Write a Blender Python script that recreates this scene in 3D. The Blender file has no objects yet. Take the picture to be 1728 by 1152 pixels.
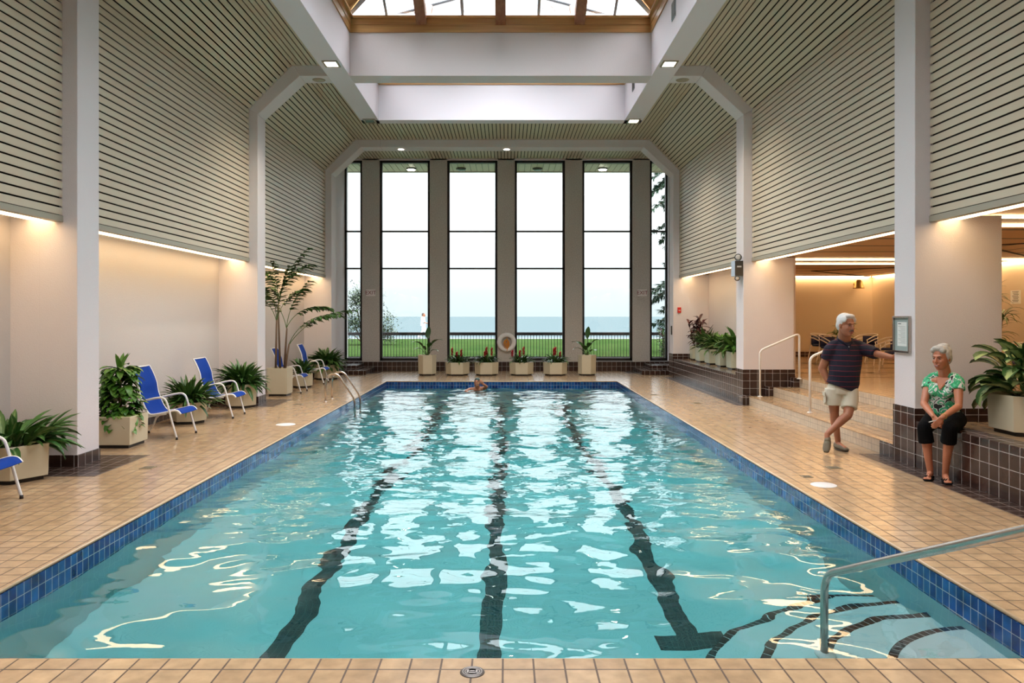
import bpy, math, random
from mathutils import Vector, Matrix, noise
C = bpy.context.scene.collection
R = math.radians
PI = math.pi
sc = bpy.context.scene

# ------------------------------------------------------------ camera, sky, exposure
F, CX, CY, H = 1300.0, 855.0, 533.0, 1.8
cam_data = bpy.data.cameras.new('camera')
cam = bpy.data.objects.new('camera', cam_data); C.objects.link(cam)
cam_data.sensor_width = 36; cam_data.lens = 36 * F / 1728
cam_data.shift_x = (864 - CX) / 1728; cam_data.shift_y = -(576 - CY) / 1728
cam_data.clip_end = 4000; cam_data.clip_start = .05
cam.location = (0, 0, H); cam.rotation_euler = (R(90), 0, 0)
sc.camera = cam
def at(px, py, D):
    """the place seen at pixel (px, py) at distance D"""
    return Vector(((px - CX) * D / F, D, H - (py - CY) * D / F))

world = bpy.data.worlds.new('sky'); sc.world = world; world.use_nodes = True
wn = world.node_tree.nodes; wl = world.node_tree.links; wn.clear()
wo = wn.new('ShaderNodeOutputWorld'); wb = wn.new('ShaderNodeBackground')
wt = wn.new('ShaderNodeTexCoord'); ws = wn.new('ShaderNodeSeparateXYZ'); wr = wn.new('ShaderNodeValToRGB')
wl.new(wt.outputs['Generated'], ws.inputs[0]); wl.new(ws.outputs['Z'], wr.inputs[0])
wr.color_ramp.elements[0].position = 0.0; wr.color_ramp.elements[0].color = (.072, .081, .084, 1)
wr.color_ramp.elements[1].position = 1.0; wr.color_ramp.elements[1].color = (1.0, .97, 1.0, 1)
e = wr.color_ramp.elements.new(.12); e.color = (.155, .157, .160, 1)
e = wr.color_ramp.elements.new(.03); e.color = (.079, .086, .089, 1)
e = wr.color_ramp.elements.new(.40); e.color = (.28, .30, .31, 1)
wb.inputs[1].default_value = 9.0
wl.new(wr.outputs[0], wb.inputs[0]); wl.new(wb.outputs[0], wo.inputs[0])

vs = sc.view_settings
sc.display_settings.display_device = 'sRGB'
vs.view_transform = 'Standard'; vs.look = 'None'; vs.gamma = 1; vs.use_curve_mapping = False
vs.exposure = 0.65
cy = sc.cycles
cy.use_denoising = True
try: cy.denoiser = 'OPENIMAGEDENOISE'
except Exception: pass
cy.max_bounces = 10; cy.diffuse_bounces = 5; cy.glossy_bounces = 4; cy.transmission_bounces = 6; cy.transparent_max_bounces = 12
cy.sample_clamp_indirect = 6; cy.blur_glossy = .5
cy.use_adaptive_sampling = True; cy.adaptive_threshold = .02

def area(name, loc, sx, sy, power, color, rot=(0, 0, 0), portal=False):
    l = bpy.data.lights.new(name, 'AREA'); l.shape = 'RECTANGLE'; l.size = sx; l.size_y = sy
    l.energy = power; l.color = color
    if portal: l.cycles.is_portal = True
    o = bpy.data.objects.new(name, l); C.objects.link(o); o.location = loc; o.rotation_euler = rot
    return o

# ------------------------------------------------------------ dimensions (metres; camera at x=0, y=0)
XC = -.125                     # centre line of the hall
ARCH = [(2.45, 2.95), (9.18, 9.67), (15.83, 16.33), (22.5, 23.05)]
YB, YW = -2.0, 25.2            # wall behind the camera, window wall
SW, SZ = 5.17, 6.05            # slatted wall, its top
DT, CZ = 4.29, 6.94            # top of the slope, ceiling height
PB = 2.94                      # bottom of the slatted panels
COLX = 4.99                    # column faces
ALC = 5.79                     # alcove wall behind the columns
BI, BO, BZ = 3.10, 3.56, 6.73  # skylight beams
PX0, PX1, PY0, PY1 = -3.33, 3.055, 4.05, 21.3
WZ = -.2
UP = .54                       # raised lounge floor
RX = 4.865                     # front face of the right ledge

# portals guide the sky's own light through the openings
for (y0, y1) in ((2.95, 9.18), (9.67, 15.83), (16.33, 19.4)):
    area('skylight_portal', (XC, (y0 + y1) / 2, 7.6), 6.1, y1 - y0, 1, (1, 1, 1), (0, 0, 0), True)
area('window_portal', (0, 25.15, 3.6), 10.4, 6.6, 1, (1, 1, 1), (R(-90), 0, 0), True)

# ------------------------------------------------------------ mesh builder
class MB:
    def __init__(s): s.v = []; s.f = []; s.m = []; s.sm = []; s.uv = {}
    def add(s, vs, fs, mat=0, smooth=False, uvs=None):
        b = len(s.v); s.v += [tuple(v) for v in vs]
        for i, f in enumerate(fs):
            if uvs: s.uv[len(s.f)] = uvs[i]
            s.f.append(tuple(b + k for k in f)); s.m.append(mat); s.sm.append(smooth)
        return s
    def box(s, x0, x1, y0, y1, z0, z1, mat=0):
        v = [(x, y, z) for z in (z0, z1) for y in (y0, y1) for x in (x0, x1)]
        return s.add(v, [(0, 2, 3, 1), (4, 5, 7, 6), (0, 1, 5, 4), (2, 6, 7, 3), (0, 4, 6, 2), (1, 3, 7, 5)], mat)
    def obox(s, c, ax, ay, az, hx, hy, hz, mat=0):
        c = Vector(c); ax = Vector(ax).normalized() * hx; ay = Vector(ay).normalized() * hy; az = Vector(az).normalized() * hz
        v = [c + ax * i + ay * j + az * k for k in (-1, 1) for j in (-1, 1) for i in (-1, 1)]
        return s.add(v, [(0, 2, 3, 1), (4, 5, 7, 6), (0, 1, 5, 4), (2, 6, 7, 3), (0, 4, 6, 2), (1, 3, 7, 5)], mat)
    def prism(s, pts, z0, z1, mat=0, top=None):
        """polygon in XY extruded in Z; top = scale of the upper polygon"""
        n = len(pts); t = top or 1
        cx = sum(p[0] for p in pts) / n; cy_ = sum(p[1] for p in pts) / n
        v = [(p[0], p[1], z0) for p in pts] + [(cx + (p[0] - cx) * t, cy_ + (p[1] - cy_) * t, z1) for p in pts]
        f = [tuple(range(n))[::-1], tuple(range(n, 2 * n))] + [(i, (i + 1) % n, n + (i + 1) % n, n + i) for i in range(n)]
        return s.add(v, f, mat)
    def extr_y(s, pts, y0, y1, mat=0):
        """polygon in XZ extruded along Y"""
        n = len(pts)
        v = [(p[0], y0, p[1]) for p in pts] + [(p[0], y1, p[1]) for p in pts]
        f = [tuple(range(n)), tuple(range(n, 2 * n))[::-1]] + [(i, n + i, n + (i + 1) % n, (i + 1) % n) for i in range(n)]
        return s.add(v, f, mat)
    def tube(s, pts, r, n=8, mat=0, cap=True, smooth=True, flat=None):
        """r: number or list; flat=(axis vector, factor) squashes the section"""
        P = [Vector(p) for p in pts]; k = len(P)
        rr = r if isinstance(r, (list, tuple)) else [r] * k
        up = Vector((0, 0, 1)); vs_ = []
        t0 = (P[1] - P[0]).normalized()
        if abs(t0.dot(up)) > .95: up = Vector((0, 1, 0))
        nrm = (up - t0 * up.dot(t0)).normalized()
        for i in range(k):
            t = (P[min(i + 1, k - 1)] - P[max(i - 1, 0)]).normalized()
            nrm = (nrm - t * nrm.dot(t)).normalized(); b = t.cross(nrm)
            a = rr[i]
            ra, rb = a if isinstance(a, (tuple, list)) else (a, a)
            for j in range(n):
                q = 2 * PI * j / n
                vs_.append(P[i] + nrm * (ra * math.cos(q)) + b * (rb * math.sin(q)))
        f = [(i * n + j, i * n + (j + 1) % n, (i + 1) * n + (j + 1) % n, (i + 1) * n + j) for i in range(k - 1) for j in range(n)]
        if cap: f += [tuple(range(n))[::-1], tuple(range((k - 1) * n, k * n))]
        return s.add(vs_, f, mat, smooth)
    def lathe(s, prof, c=(0, 0, 0), n=24, mat=0, axis='z', smooth=True):
        c = Vector(c); v = []
        for (r, h) in prof:
            for j in range(n):
                q = 2 * PI * j / n; a, b = r * math.cos(q), r * math.sin(q)
                v.append(c + (Vector((a, b, h)) if axis == 'z' else Vector((a, h, b)) if axis == 'y' else Vector((h, a, b))))
        k = len(prof)
        f = [(i * n + j, i * n + (j + 1) % n, (i + 1) * n + (j + 1) % n, (i + 1) * n + j) for i in range(k - 1) for j in range(n)]
        if prof[0][0] > 1e-4: f.append(tuple(range(n))[::-1])
        if prof[-1][0] > 1e-4: f.append(tuple(range((k - 1) * n, k * n)))
        return s.add(v, f, mat, smooth)
    def ell(s, c, r, mat=0, nu=16, nv=10, M=None):
        c = Vector(c); v = []; f = []
        for i in range(nv + 1):
            th = PI * i / nv
            for j in range(nu):
                ph = 2 * PI * j / nu
                p = Vector((r[0] * math.sin(th) * math.cos(ph), r[1] * math.sin(th) * math.sin(ph), r[2] * math.cos(th)))
                v.append(c + ((M @ p) if M else p))
        for i in range(nv):
            for j in range(nu):
                f.append((i * nu + j, (i + 1) * nu + j, (i + 1) * nu + (j + 1) % nu, i * nu + (j + 1) % nu))
        return s.add(v, f, mat, True)
    def build(s, name, mats, parent=None, bevel=0, loc=None, fix=True, **tags):
        me = bpy.data.meshes.new(name); me.from_pydata(s.v, [], s.f)
        if not isinstance(mats, (list, tuple)): mats = [mats]
        for m in mats: me.materials.append(m)
        me.polygons.foreach_set('material_index', s.m); me.polygons.foreach_set('use_smooth', s.sm)
        if s.uv:
            ul = me.uv_layers.new(name='uv')
            for p in me.polygons:
                if p.index in s.uv:
                    for li, u in zip(p.loop_indices, s.uv[p.index]): ul.data[li].uv = u
        me.update()
        if fix:
            import bmesh
            bm = bmesh.new(); bm.from_mesh(me); bmesh.ops.recalc_face_normals(bm, faces=bm.faces); bm.to_mesh(me); bm.free()
        o = bpy.data.objects.new(name, me); C.objects.link(o)
        if parent is not None: o.parent = parent
        if loc is not None: o.location = loc
        if bevel:
            md = o.modifiers.new('edge', 'BEVEL'); md.width = bevel; md.segments = 2; md.limit_method = 'ANGLE'
        for k, val in tags.items(): o[k] = val
        return o

def thing(name, label, cat, loc=(0, 0, 0), rz=0, group=None, scale=None):
    o = bpy.data.objects.new(name, None); C.objects.link(o)
    o.location = loc; o.rotation_euler = (0, 0, rz); o['label'] = label; o['category'] = cat
    o.empty_display_size = .1
    if group: o['group'] = group
    if scale: o.scale = (scale,) * 3 if not isinstance(scale, tuple) else scale
    return o
def copy_tree(o, parent=None):
    c = o.copy(); C.objects.link(c); c.parent = parent
    for ch in list(o.children): copy_tree(ch, c)
    return c
def struct(o): o['kind'] = 'structure'; return o

# ------------------------------------------------------------ materials
def mat(name, col, rough=.5, metal=0, spec=.5, bump=None, noise_col=None, emit=None, coat=0):
    m = bpy.data.materials.new(name); m.use_nodes = True
    nt = m.node_tree; N = nt.nodes; L = nt.links; b = N['Principled BSDF']
    b.inputs['Base Color'].default_value = (*col, 1); b.inputs['Roughness'].default_value = rough
    b.inputs['Metallic'].default_value = metal; b.inputs['Specular IOR Level'].default_value = spec
    b.inputs['Coat Weight'].default_value = coat
    tc = N.new('ShaderNodeTexCoord')
    if noise_col:
        sc_, amt, c2 = noise_col
        n = N.new('ShaderNodeTexNoise'); n.inputs['Scale'].default_value = sc_; n.inputs['Detail'].default_value = 6
        mx = N.new('ShaderNodeMix'); mx.data_type = 'RGBA'; mx.inputs[6].default_value = (*col, 1); mx.inputs[7].default_value = (*c2, 1)
        mr = N.new('ShaderNodeMapRange'); mr.inputs[1].default_value = .35; mr.inputs[2].default_value = .65; mr.inputs[4].default_value = amt
        L.new(tc.outputs['Object'], n.inputs['Vector']); L.new(n.outputs[0], mr.inputs[0]); L.new(mr.outputs[0], mx.inputs[0]); L.new(mx.outputs[2], b.inputs['Base Color'])
    if bump:
        sc_, st = bump
        n = N.new('ShaderNodeTexNoise'); n.inputs['Scale'].default_value = sc_; n.inputs['Detail'].default_value = 3
        bp = N.new('ShaderNodeBump'); bp.inputs['Strength'].default_value = st; bp.inputs['Distance'].default_value = .01
        L.new(tc.outputs['Object'], n.inputs['Vector']); L.new(n.outputs[0], bp.inputs['Height']); L.new(bp.outputs[0], b.inputs['Normal'])
    if emit:
        b.inputs['Emission Color'].default_value = (*emit[0], 1); b.inputs['Emission Strength'].default_value = emit[1]
    return m

def tile_mat(name, c1, c2, grout, size, joint, rough=.25, gr_rough=.7, off=(0, 0, 0), bumpst=.3, noise_amt=.15, wob=0.0, size_z=None, coat=0, spec=.5):
    """square tiles laid on whichever way the face looks"""
    m = bpy.data.materials.new(name); m.use_nodes = True
    nt = m.node_tree; N = nt.nodes; L = nt.links; b = N['Principled BSDF']
    tc = N.new('ShaderNodeTexCoord'); ge = N.new('ShaderNodeNewGeometry')
    mp = N.new('ShaderNodeMapping'); mp.inputs['Location'].default_value = off
    L.new(tc.outputs['Object'], mp.inputs[0])
    sp = N.new('ShaderNodeSeparateXYZ'); L.new(mp.outputs[0], sp.inputs[0])
    sn = N.new('ShaderNodeSeparateXYZ'); L.new(ge.outputs['True Normal'], sn.inputs[0])
    def absgt(o):
        a = N.new('ShaderNodeMath'); a.operation = 'ABSOLUTE'; L.new(o, a.inputs[0])
        g = N.new('ShaderNodeMath'); g.operation = 'GREATER_THAN'; g.inputs[1].default_value = .6; L.new(a.outputs[0], g.inputs[0]); return g.outputs[0]
    gz, gx = absgt(sn.outputs['Z']), absgt(sn.outputs['X'])
    def cmb(a, c):
        k = N.new('ShaderNodeCombineXYZ'); L.new(a, k.inputs[0]); L.new(c, k.inputs[1]); return k.outputs[0]
    xy, yz, xz = cmb(sp.outputs[0], sp.outputs[1]), cmb(sp.outputs[1], sp.outputs[2]), cmb(sp.outputs[0], sp.outputs[2])
    m1 = N.new('ShaderNodeMix'); m1.data_type = 'VECTOR'; L.new(gx, m1.inputs[0]); L.new(xz, m1.inputs[4]); L.new(yz, m1.inputs[5])
    m2 = N.new('ShaderNodeMix'); m2.data_type = 'VECTOR'; L.new(gz, m2.inputs[0]); L.new(m1.outputs[1], m2.inputs[4]); L.new(xy, m2.inputs[5])
    br = N.new('ShaderNodeTexBrick'); br.offset = 0; br.squash = 1
    br.inputs['Scale'].default_value = 1; br.inputs['Brick Width'].default_value = size; br.inputs['Row Height'].default_value = size_z or size
    br.inputs['Mortar Size'].default_value = joint; br.inputs['Mortar Smooth'].default_value = .1; br.inputs['Bias'].default_value = 0
    br.inputs['Color1'].default_value = (*c1, 1); br.inputs['Color2'].default_value = (*c2, 1); br.inputs['Mortar'].default_value = (*grout, 1)
    L.new(m2.outputs[1], br.inputs['Vector'])
    n = N.new('ShaderNodeTexNoise'); n.inputs['Scale'].default_value = 9; n.inputs['Detail'].default_value = 5; L.new(tc.outputs['Object'], n.inputs['Vector'])
    mr = N.new('ShaderNodeMapRange'); mr.inputs[1].default_value = .3; mr.inputs[2].default_value = .7; mr.inputs[3].default_value = 1 - noise_amt; mr.inputs[4].default_value = 1 + noise_amt * .5
    L.new(n.outputs[0], mr.inputs[0])
    mx = N.new('ShaderNodeMix'); mx.data_type = 'RGBA'; mx.blend_type = 'MULTIPLY'; mx.inputs[0].default_value = 1
    L.new(br.outputs['Color'], mx.inputs[6]); L.new(mr.outputs[0], mx.inputs[7]); L.new(mx.outputs[2], b.inputs['Base Color'])
    rr = N.new('ShaderNodeMapRange'); rr.inputs[3].default_value = rough; rr.inputs[4].default_value = gr_rough; L.new(br.outputs['Fac'], rr.inputs[0]); L.new(rr.outputs[0], b.inputs['Roughness'])
    bp = N.new('ShaderNodeBump'); bp.inputs['Strength'].default_value = bumpst; bp.inputs['Distance'].default_value = .004; bp.invert = True
    L.new(br.outputs['Fac'], bp.inputs['Height']); L.new(bp.outputs[0], b.inputs['Normal'])
    b.inputs['Coat Weight'].default_value = coat; b.inputs['Specular IOR Level'].default_value = spec
    return m

M = {}
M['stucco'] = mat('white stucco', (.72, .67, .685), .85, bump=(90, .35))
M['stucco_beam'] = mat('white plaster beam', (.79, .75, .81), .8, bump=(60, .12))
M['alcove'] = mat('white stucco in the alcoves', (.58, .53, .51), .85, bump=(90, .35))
M['slat'] = mat('beige slat', (.60, .515, .39), .45)
M['gap'] = mat('black slat backing', (.012, .011, .010), .9)
M['lip'] = mat('beige panel edge', (.36, .33, .26), .5)
M['buff'] = tile_mat('buff deck tile', (.475, .325, .185), (.40, .265, .15), (.10, .06, .035), .159, .0055, .19, .6, off=(.02, .05, 0), bumpst=.35, noise_amt=.22)
M['brown'] = tile_mat('dark brown tile', (.052, .024, .018), (.035, .018, .014), (.42, .38, .36), .156, .004, .2, .7, off=(0, .03, .0), bumpst=.4, noise_amt=.3)
M['brown_floor'] = tile_mat('dark brown floor tile', (.055, .03, .022), (.04, .022, .017), (.20, .16, .14), .159, .004, .25, .7, off=(.02, .05, 0))
M['riser'] = tile_mat('cream riser tile', (.60, .49, .36), (.54, .43, .31), (.30, .25, .20), .09, .003, .3, .7, off=(.0, .0, 0))
M['blue'] = tile_mat('cobalt waterline tile', (.004, .022, .13), (.012, .085, .27), (.26, .30, .33), .0815, .0028, .12, .5, off=(.0, .0, .010), noise_amt=.45, size_z=.100)
M['plaster'] = mat('turquoise pool plaster', (.30, .47, .48), .7, noise_col=(1.4, .5, (.36, .52, .52)))
M['step_plaster'] = mat('pale pool step plaster', (.40, .50, .51), .7, noise_col=(3, .5, (.46, .55, .55)))
M['lane'] = tile_mat('black lane tile', (.006, .02, .025), (.008, .025, .03), (.05, .1, .1), .05, .002, .4, .6)
M['nosing'] = mat('black step nosing tile', (.008, .010, .013), .35)
M['grout'] = mat('pale grout', (.4, .42, .42), .8)
M['pebble'] = mat('exposed aggregate', (.68, .63, .58), .9, bump=(55, .9), noise_col=(45, .9, (.38, .35, .32)))
M['bronze'] = mat('dark bronze frame', (.014, .011, .010), .4, spec=.4)
M['alu'] = mat('grey aluminium bar', (.30, .33, .37), .4, metal=.3)
M['steel'] = mat('brushed stainless', (.52, .46, .41), .26, metal=1)
M['white_tube'] = mat('white enamelled tube', (.78, .76, .74), .35)
M['sling'] = mat('royal blue sling', (.004, .040, .27), .8, spec=.15, bump=(400, .1))
M['navy_vinyl'] = mat('navy chair cover', (.008, .02, .09), .6)
M['rubber'] = mat('black rubber', (.015, .015, .015), .7)
M['planter'] = mat('cream planter', (.60, .53, .38), .45, noise_col=(3, .3, (.52, .45, .31)))
M['planter_green'] = mat('pale green planter', (.55, .56, .42), .45)
M['soil'] = mat('potting soil', (.03, .02, .013), .95, bump=(60, .6))
M['bark'] = mat('brown stem', (.16, .10, .06), .8, bump=(40, .6))
M['greenstem'] = mat('green stem', (.10, .17, .05), .5)
M['red'] = mat('red bract', (.42, .015, .03), .45)
M['redbox'] = mat('red plastic', (.62, .02, .015), .4)
M['white'] = mat('white plastic', (.62, .61, .60), .4)
M['disc'] = mat('cream speaker disc', (.42, .36, .27), .7)
M['black'] = mat('black plastic', (.012, .012, .013), .4)
M['greybox'] = mat('grey metal box', (.42, .50, .60), .35)  # pale blue has the window light caught by its side put into the colour
M['darkbox'] = mat('dark metal front', (.045, .038, .030), .5)
M['brass'] = mat('antique brass', (.32, .21, .08), .4, metal=.7)
M['ring'] = mat('white buoy foam', (.86, .84, .82), .6)
M['orange'] = mat('orange rope', (.70, .26, .03), .7)
M['paper'] = mat('white paper', (.72, .74, .72), .7)
M['mat_board'] = mat('grey green mat board', (.30, .37, .36), .6)
M['ink'] = mat('grey ink', (.10, .12, .12), .7)
M['exit_red'] = mat('maroon sign lettering', (.20, .01, .02), .5)
M['sign_face'] = mat('pale sign face', (.80, .74, .72), .5)
M['lamp_on'] = mat('lit lamp lens', (.9, .9, .85), .4, emit=((1, .93, .80), 14))
M['lamp_off'] = mat('unlit lamp lens', (.16, .22, .19), .25)
M['cove'] = mat('warm fluorescent diffuser', (.9, .8, .6), .5, emit=((1, .69, .37), 4.6))
M['strip'] = mat('warm fluorescent strip', (.9, .8, .6), .5, emit=((1, .64, .32), 17.0))
M['lawn'] = mat('lawn', (.020, .042, .011), .9, noise_col=(.5, .8, (.036, .058, .018)), bump=(8, .6), spec=0)
M['pavement'] = mat('pale pavement', (.13, .14, .145), .9, spec=0)
M['terrace'] = mat('dark terrace slab', (.045, .045, .045), .85, noise_col=(4, .5, (.06, .06, .06)))
M['lake'] = mat('lake', (.076, .101, .107), .7, spec=0)
M['vent'] = mat('grey vent', (.22, .27, .30), .5)
M['skin_tan'] = mat('tanned skin', (.36, .145, .075), .5, noise_col=(14, .4, (.30, .11, .06)))
M['skin_red'] = mat('sun tanned skin', (.48, .185, .10), .42, noise_col=(12, .4, (.40, .14, .075)))
M['white_hair'] = mat('white hair', (.66, .66, .65), .7, bump=(120, .6))
M['grey_hair'] = mat('silver grey hair', (.56, .55, .51), .7, noise_col=(25, .8, (.34, .32, .30)), bump=(120, .7))
M['brow'] = mat('grey brown eyebrow', (.16, .12, .10), .8)
M['brown_hair'] = mat('brown hair', (.07, .05, .04), .8)
M['moustache'] = mat('grey moustache', (.10, .085, .08), .8)
M['khaki'] = mat('stone cargo shorts', (.56, .52, .42), .85, bump=(14, .5))
M['khaki_flap'] = mat('stone pocket flap', (.50, .46, .37), .85)
M['suede'] = mat('taupe suede', (.15, .125, .085), .9)
M['sole'] = mat('dark sole', (.05, .04, .03), .8)
M['black_cloth'] = mat('black trousers', (.0035, .0035, .004), .9, spec=.1)
M['white_cloth'] = mat('white clothing', (.72, .74, .76), .9)
M['lips'] = mat('lips', (.30, .07, .055), .5)
M['eye'] = mat('eye', (.03, .02, .02), .3)
M['eye_white'] = mat('eye white', (.22, .17, .14), .5)
M['teeth'] = mat('teeth', (.75, .72, .68), .3)
M['cap'] = mat('dark green swim cap', (.02, .05, .045), .4)
M['gold'] = mat('gold', (.75, .55, .2), .3, metal=1)

def wood_mat(name, c1, c2, axis='X'):
    m = mat(name, c1, .35); N = m.node_tree.nodes; L = m.node_tree.links; b = N['Principled BSDF']
    tc = N.new('ShaderNodeTexCoord'); mp = N.new('ShaderNodeMapping')
    mp.inputs['Scale'].default_value = (.4, 12, 12) if axis == 'X' else (12, .4, 12)
    n = N.new('ShaderNodeTexNoise'); n.inputs['Scale'].default_value = 2; n.inputs['Detail'].default_value = 6
    cr = N.new('ShaderNodeValToRGB'); cr.color_ramp.elements[0].position = .3; cr.color_ramp.elements[0].color = (*c2, 1)
    cr.color_ramp.elements[1].position = .7; cr.color_ramp.elements[1].color = (*c1, 1)
    L.new(tc.outputs['Object'], mp.inputs[0]); L.new(mp.outputs[0], n.inputs['Vector']); L.new(n.outputs[0], cr.inputs[0]); L.new(cr.outputs[0], b.inputs['Base Color'])
    return m
M['wood'] = wood_mat('golden oak board', (.60, .33, .12), (.42, .20, .07))
M['wood_y'] = wood_mat('golden oak board along', (.60, .33, .12), (.42, .20, .07), 'Y')
M['rafter'] = wood_mat('red brown rafter', (.34, .13, .05), (.22, .075, .03), 'Y')

def stripe_mat(name, axis, pitch, gap, col, off=0, shift=0):
    m = mat(name, col, .5); N = m.node_tree.nodes; L = m.node_tree.links; b = N['Principled BSDF']
    tc = N.new('ShaderNodeTexCoord'); sp = N.new('ShaderNodeSeparateXYZ'); L.new(tc.outputs['Object'], sp.inputs[0])
    md = N.new('ShaderNodeMath'); md.operation = 'PINGPONG'; md.inputs[1].default_value = pitch / 2
    ad = N.new('ShaderNodeMath'); ad.operation = 'ADD'; ad.inputs[1].default_value = off; L.new(sp.outputs[axis], ad.inputs[0]); L.new(ad.outputs[0], md.inputs[0])
    lt = N.new('ShaderNodeMath'); lt.operation = 'LESS_THAN'; lt.inputs[1].default_value = gap / 2; L.new(md.outputs[0], lt.inputs[0])
    mx = N.new('ShaderNodeMix'); mx.data_type = 'RGBA'; mx.inputs[6].default_value = (*col, 1); mx.inputs[7].default_value = (.02, .012, .008, 1)
    L.new(lt.outputs[0], mx.inputs[0]); L.new(mx.outputs[2], b.inputs['Base Color'])
    return m
M['lounge_x'] = stripe_mat('brown ceiling boards across', 1, 1.25, .14, (.50, .28, .12), .35)
M['lounge_y'] = stripe_mat('brown ceiling boards along', 0, .62, .07, (.50, .28, .12), 0)

def leaf_mat(name, dark, light, vein=None, rough=.38):
    """leaves vary from one to the next; vein = pale middle (colour, half width)"""
    m = mat(name, dark, rough, spec=.4); N = m.node_tree.nodes; L = m.node_tree.links; b = N['Principled BSDF']
    ge = N.new('ShaderNodeNewGeometry'); mx = N.new('ShaderNodeMix'); mx.data_type = 'RGBA'
    mx.inputs[6].default_value = (*dark, 1); mx.inputs[7].default_value = (*light, 1); L.new(ge.outputs['Random Per Island'], mx.inputs[0])
    out = mx.outputs[2]
    if vein:
        tc = N.new('ShaderNodeTexCoord'); sp = N.new('ShaderNodeSeparateXYZ'); L.new(tc.outputs['UV'], sp.inputs[0])
        s = N.new('ShaderNodeMath'); s.operation = 'SUBTRACT'; s.inputs[1].default_value = .5; L.new(sp.outputs[1], s.inputs[0])
        a = N.new('ShaderNodeMath'); a.operation = 'ABSOLUTE'; L.new(s.outputs[0], a.inputs[0])
        n = N.new('ShaderNodeTexNoise'); n.inputs['Scale'].default_value = 9; L.new(tc.outputs['UV'], n.inputs['Vector'])
        ad = N.new('ShaderNodeMath'); ad.operation = 'MULTIPLY_ADD'; ad.inputs[1].default_value = .35; L.new(n.outputs[0], ad.inputs[0]); L.new(a.outputs[0], ad.inputs[2])
        mr = N.new('ShaderNodeMapRange'); mr.inputs[1].default_value = vein[1] + .17; mr.inputs[2].default_value = vein[1] + .30; mr.inputs[3].default_value = 1; mr.inputs[4].default_value = 0
        L.new(ad.outputs[0], mr.inputs[0])
        m2 = N.new('ShaderNodeMix'); m2.data_type = 'RGBA'; m2.inputs[7].default_value = (*vein[0], 1); L.new(out, m2.inputs[6]); L.new(mr.outputs[0], m2.inputs[0]); out = m2.outputs[2]
    L.new(out, b.inputs['Base Color'])
    return m
M['leaf'] = leaf_mat('mid green leaf', (.03, .10, .015), (.10, .23, .04))
M['leaf_dark'] = leaf_mat('dark green leaf', (.018, .062, .012), (.075, .17, .035))
M['leaf_bright'] = leaf_mat('bright green leaf', (.035, .12, .012), (.10, .24, .03))
M['leaf_var'] = leaf_mat('variegated leaf', (.02, .07, .018), (.05, .12, .03), vein=((.34, .42, .17), .16))
M['leaf_stripe'] = leaf_mat('silver striped leaf', (.03, .10, .02), (.07, .18, .04), vein=((.20, .30, .11), .03))
M['leaf_maroon'] = leaf_mat('maroon leaf', (.045, .010, .016), (.12, .03, .03))
M['leaf_tree'] = leaf_mat('grey green tree leaf', (.035, .06, .03), (.08, .11, .055), rough=.7)
M['leaf_fir'] = leaf_mat('fir needle spray', (.010, .035, .018), (.03, .07, .035), rough=.7)

def glass_mat():
    m = bpy.data.materials.new('clear glass'); m.use_nodes = True
    N = m.node_tree.nodes; L = m.node_tree.links; N.clear()
    o = N.new('ShaderNodeOutputMaterial'); t = N.new('ShaderNodeBsdfTransparent'); g = N.new('ShaderNodeBsdfGlossy'); g.inputs['Roughness'].default_value = .02
    fr = N.new('ShaderNodeFresnel'); fr.inputs[0].default_value = 1.4; mx = N.new('ShaderNodeMixShader')
    t.inputs[0].default_value = (.93, .96, .96, 1)
    L.new(fr.outputs[0], mx.inputs[0]); L.new(t.outputs[0], mx.inputs[1]); L.new(g.outputs[0], mx.inputs[2]); L.new(mx.outputs[0], o.inputs[0])
    return m
M['glass'] = glass_mat()

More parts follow.
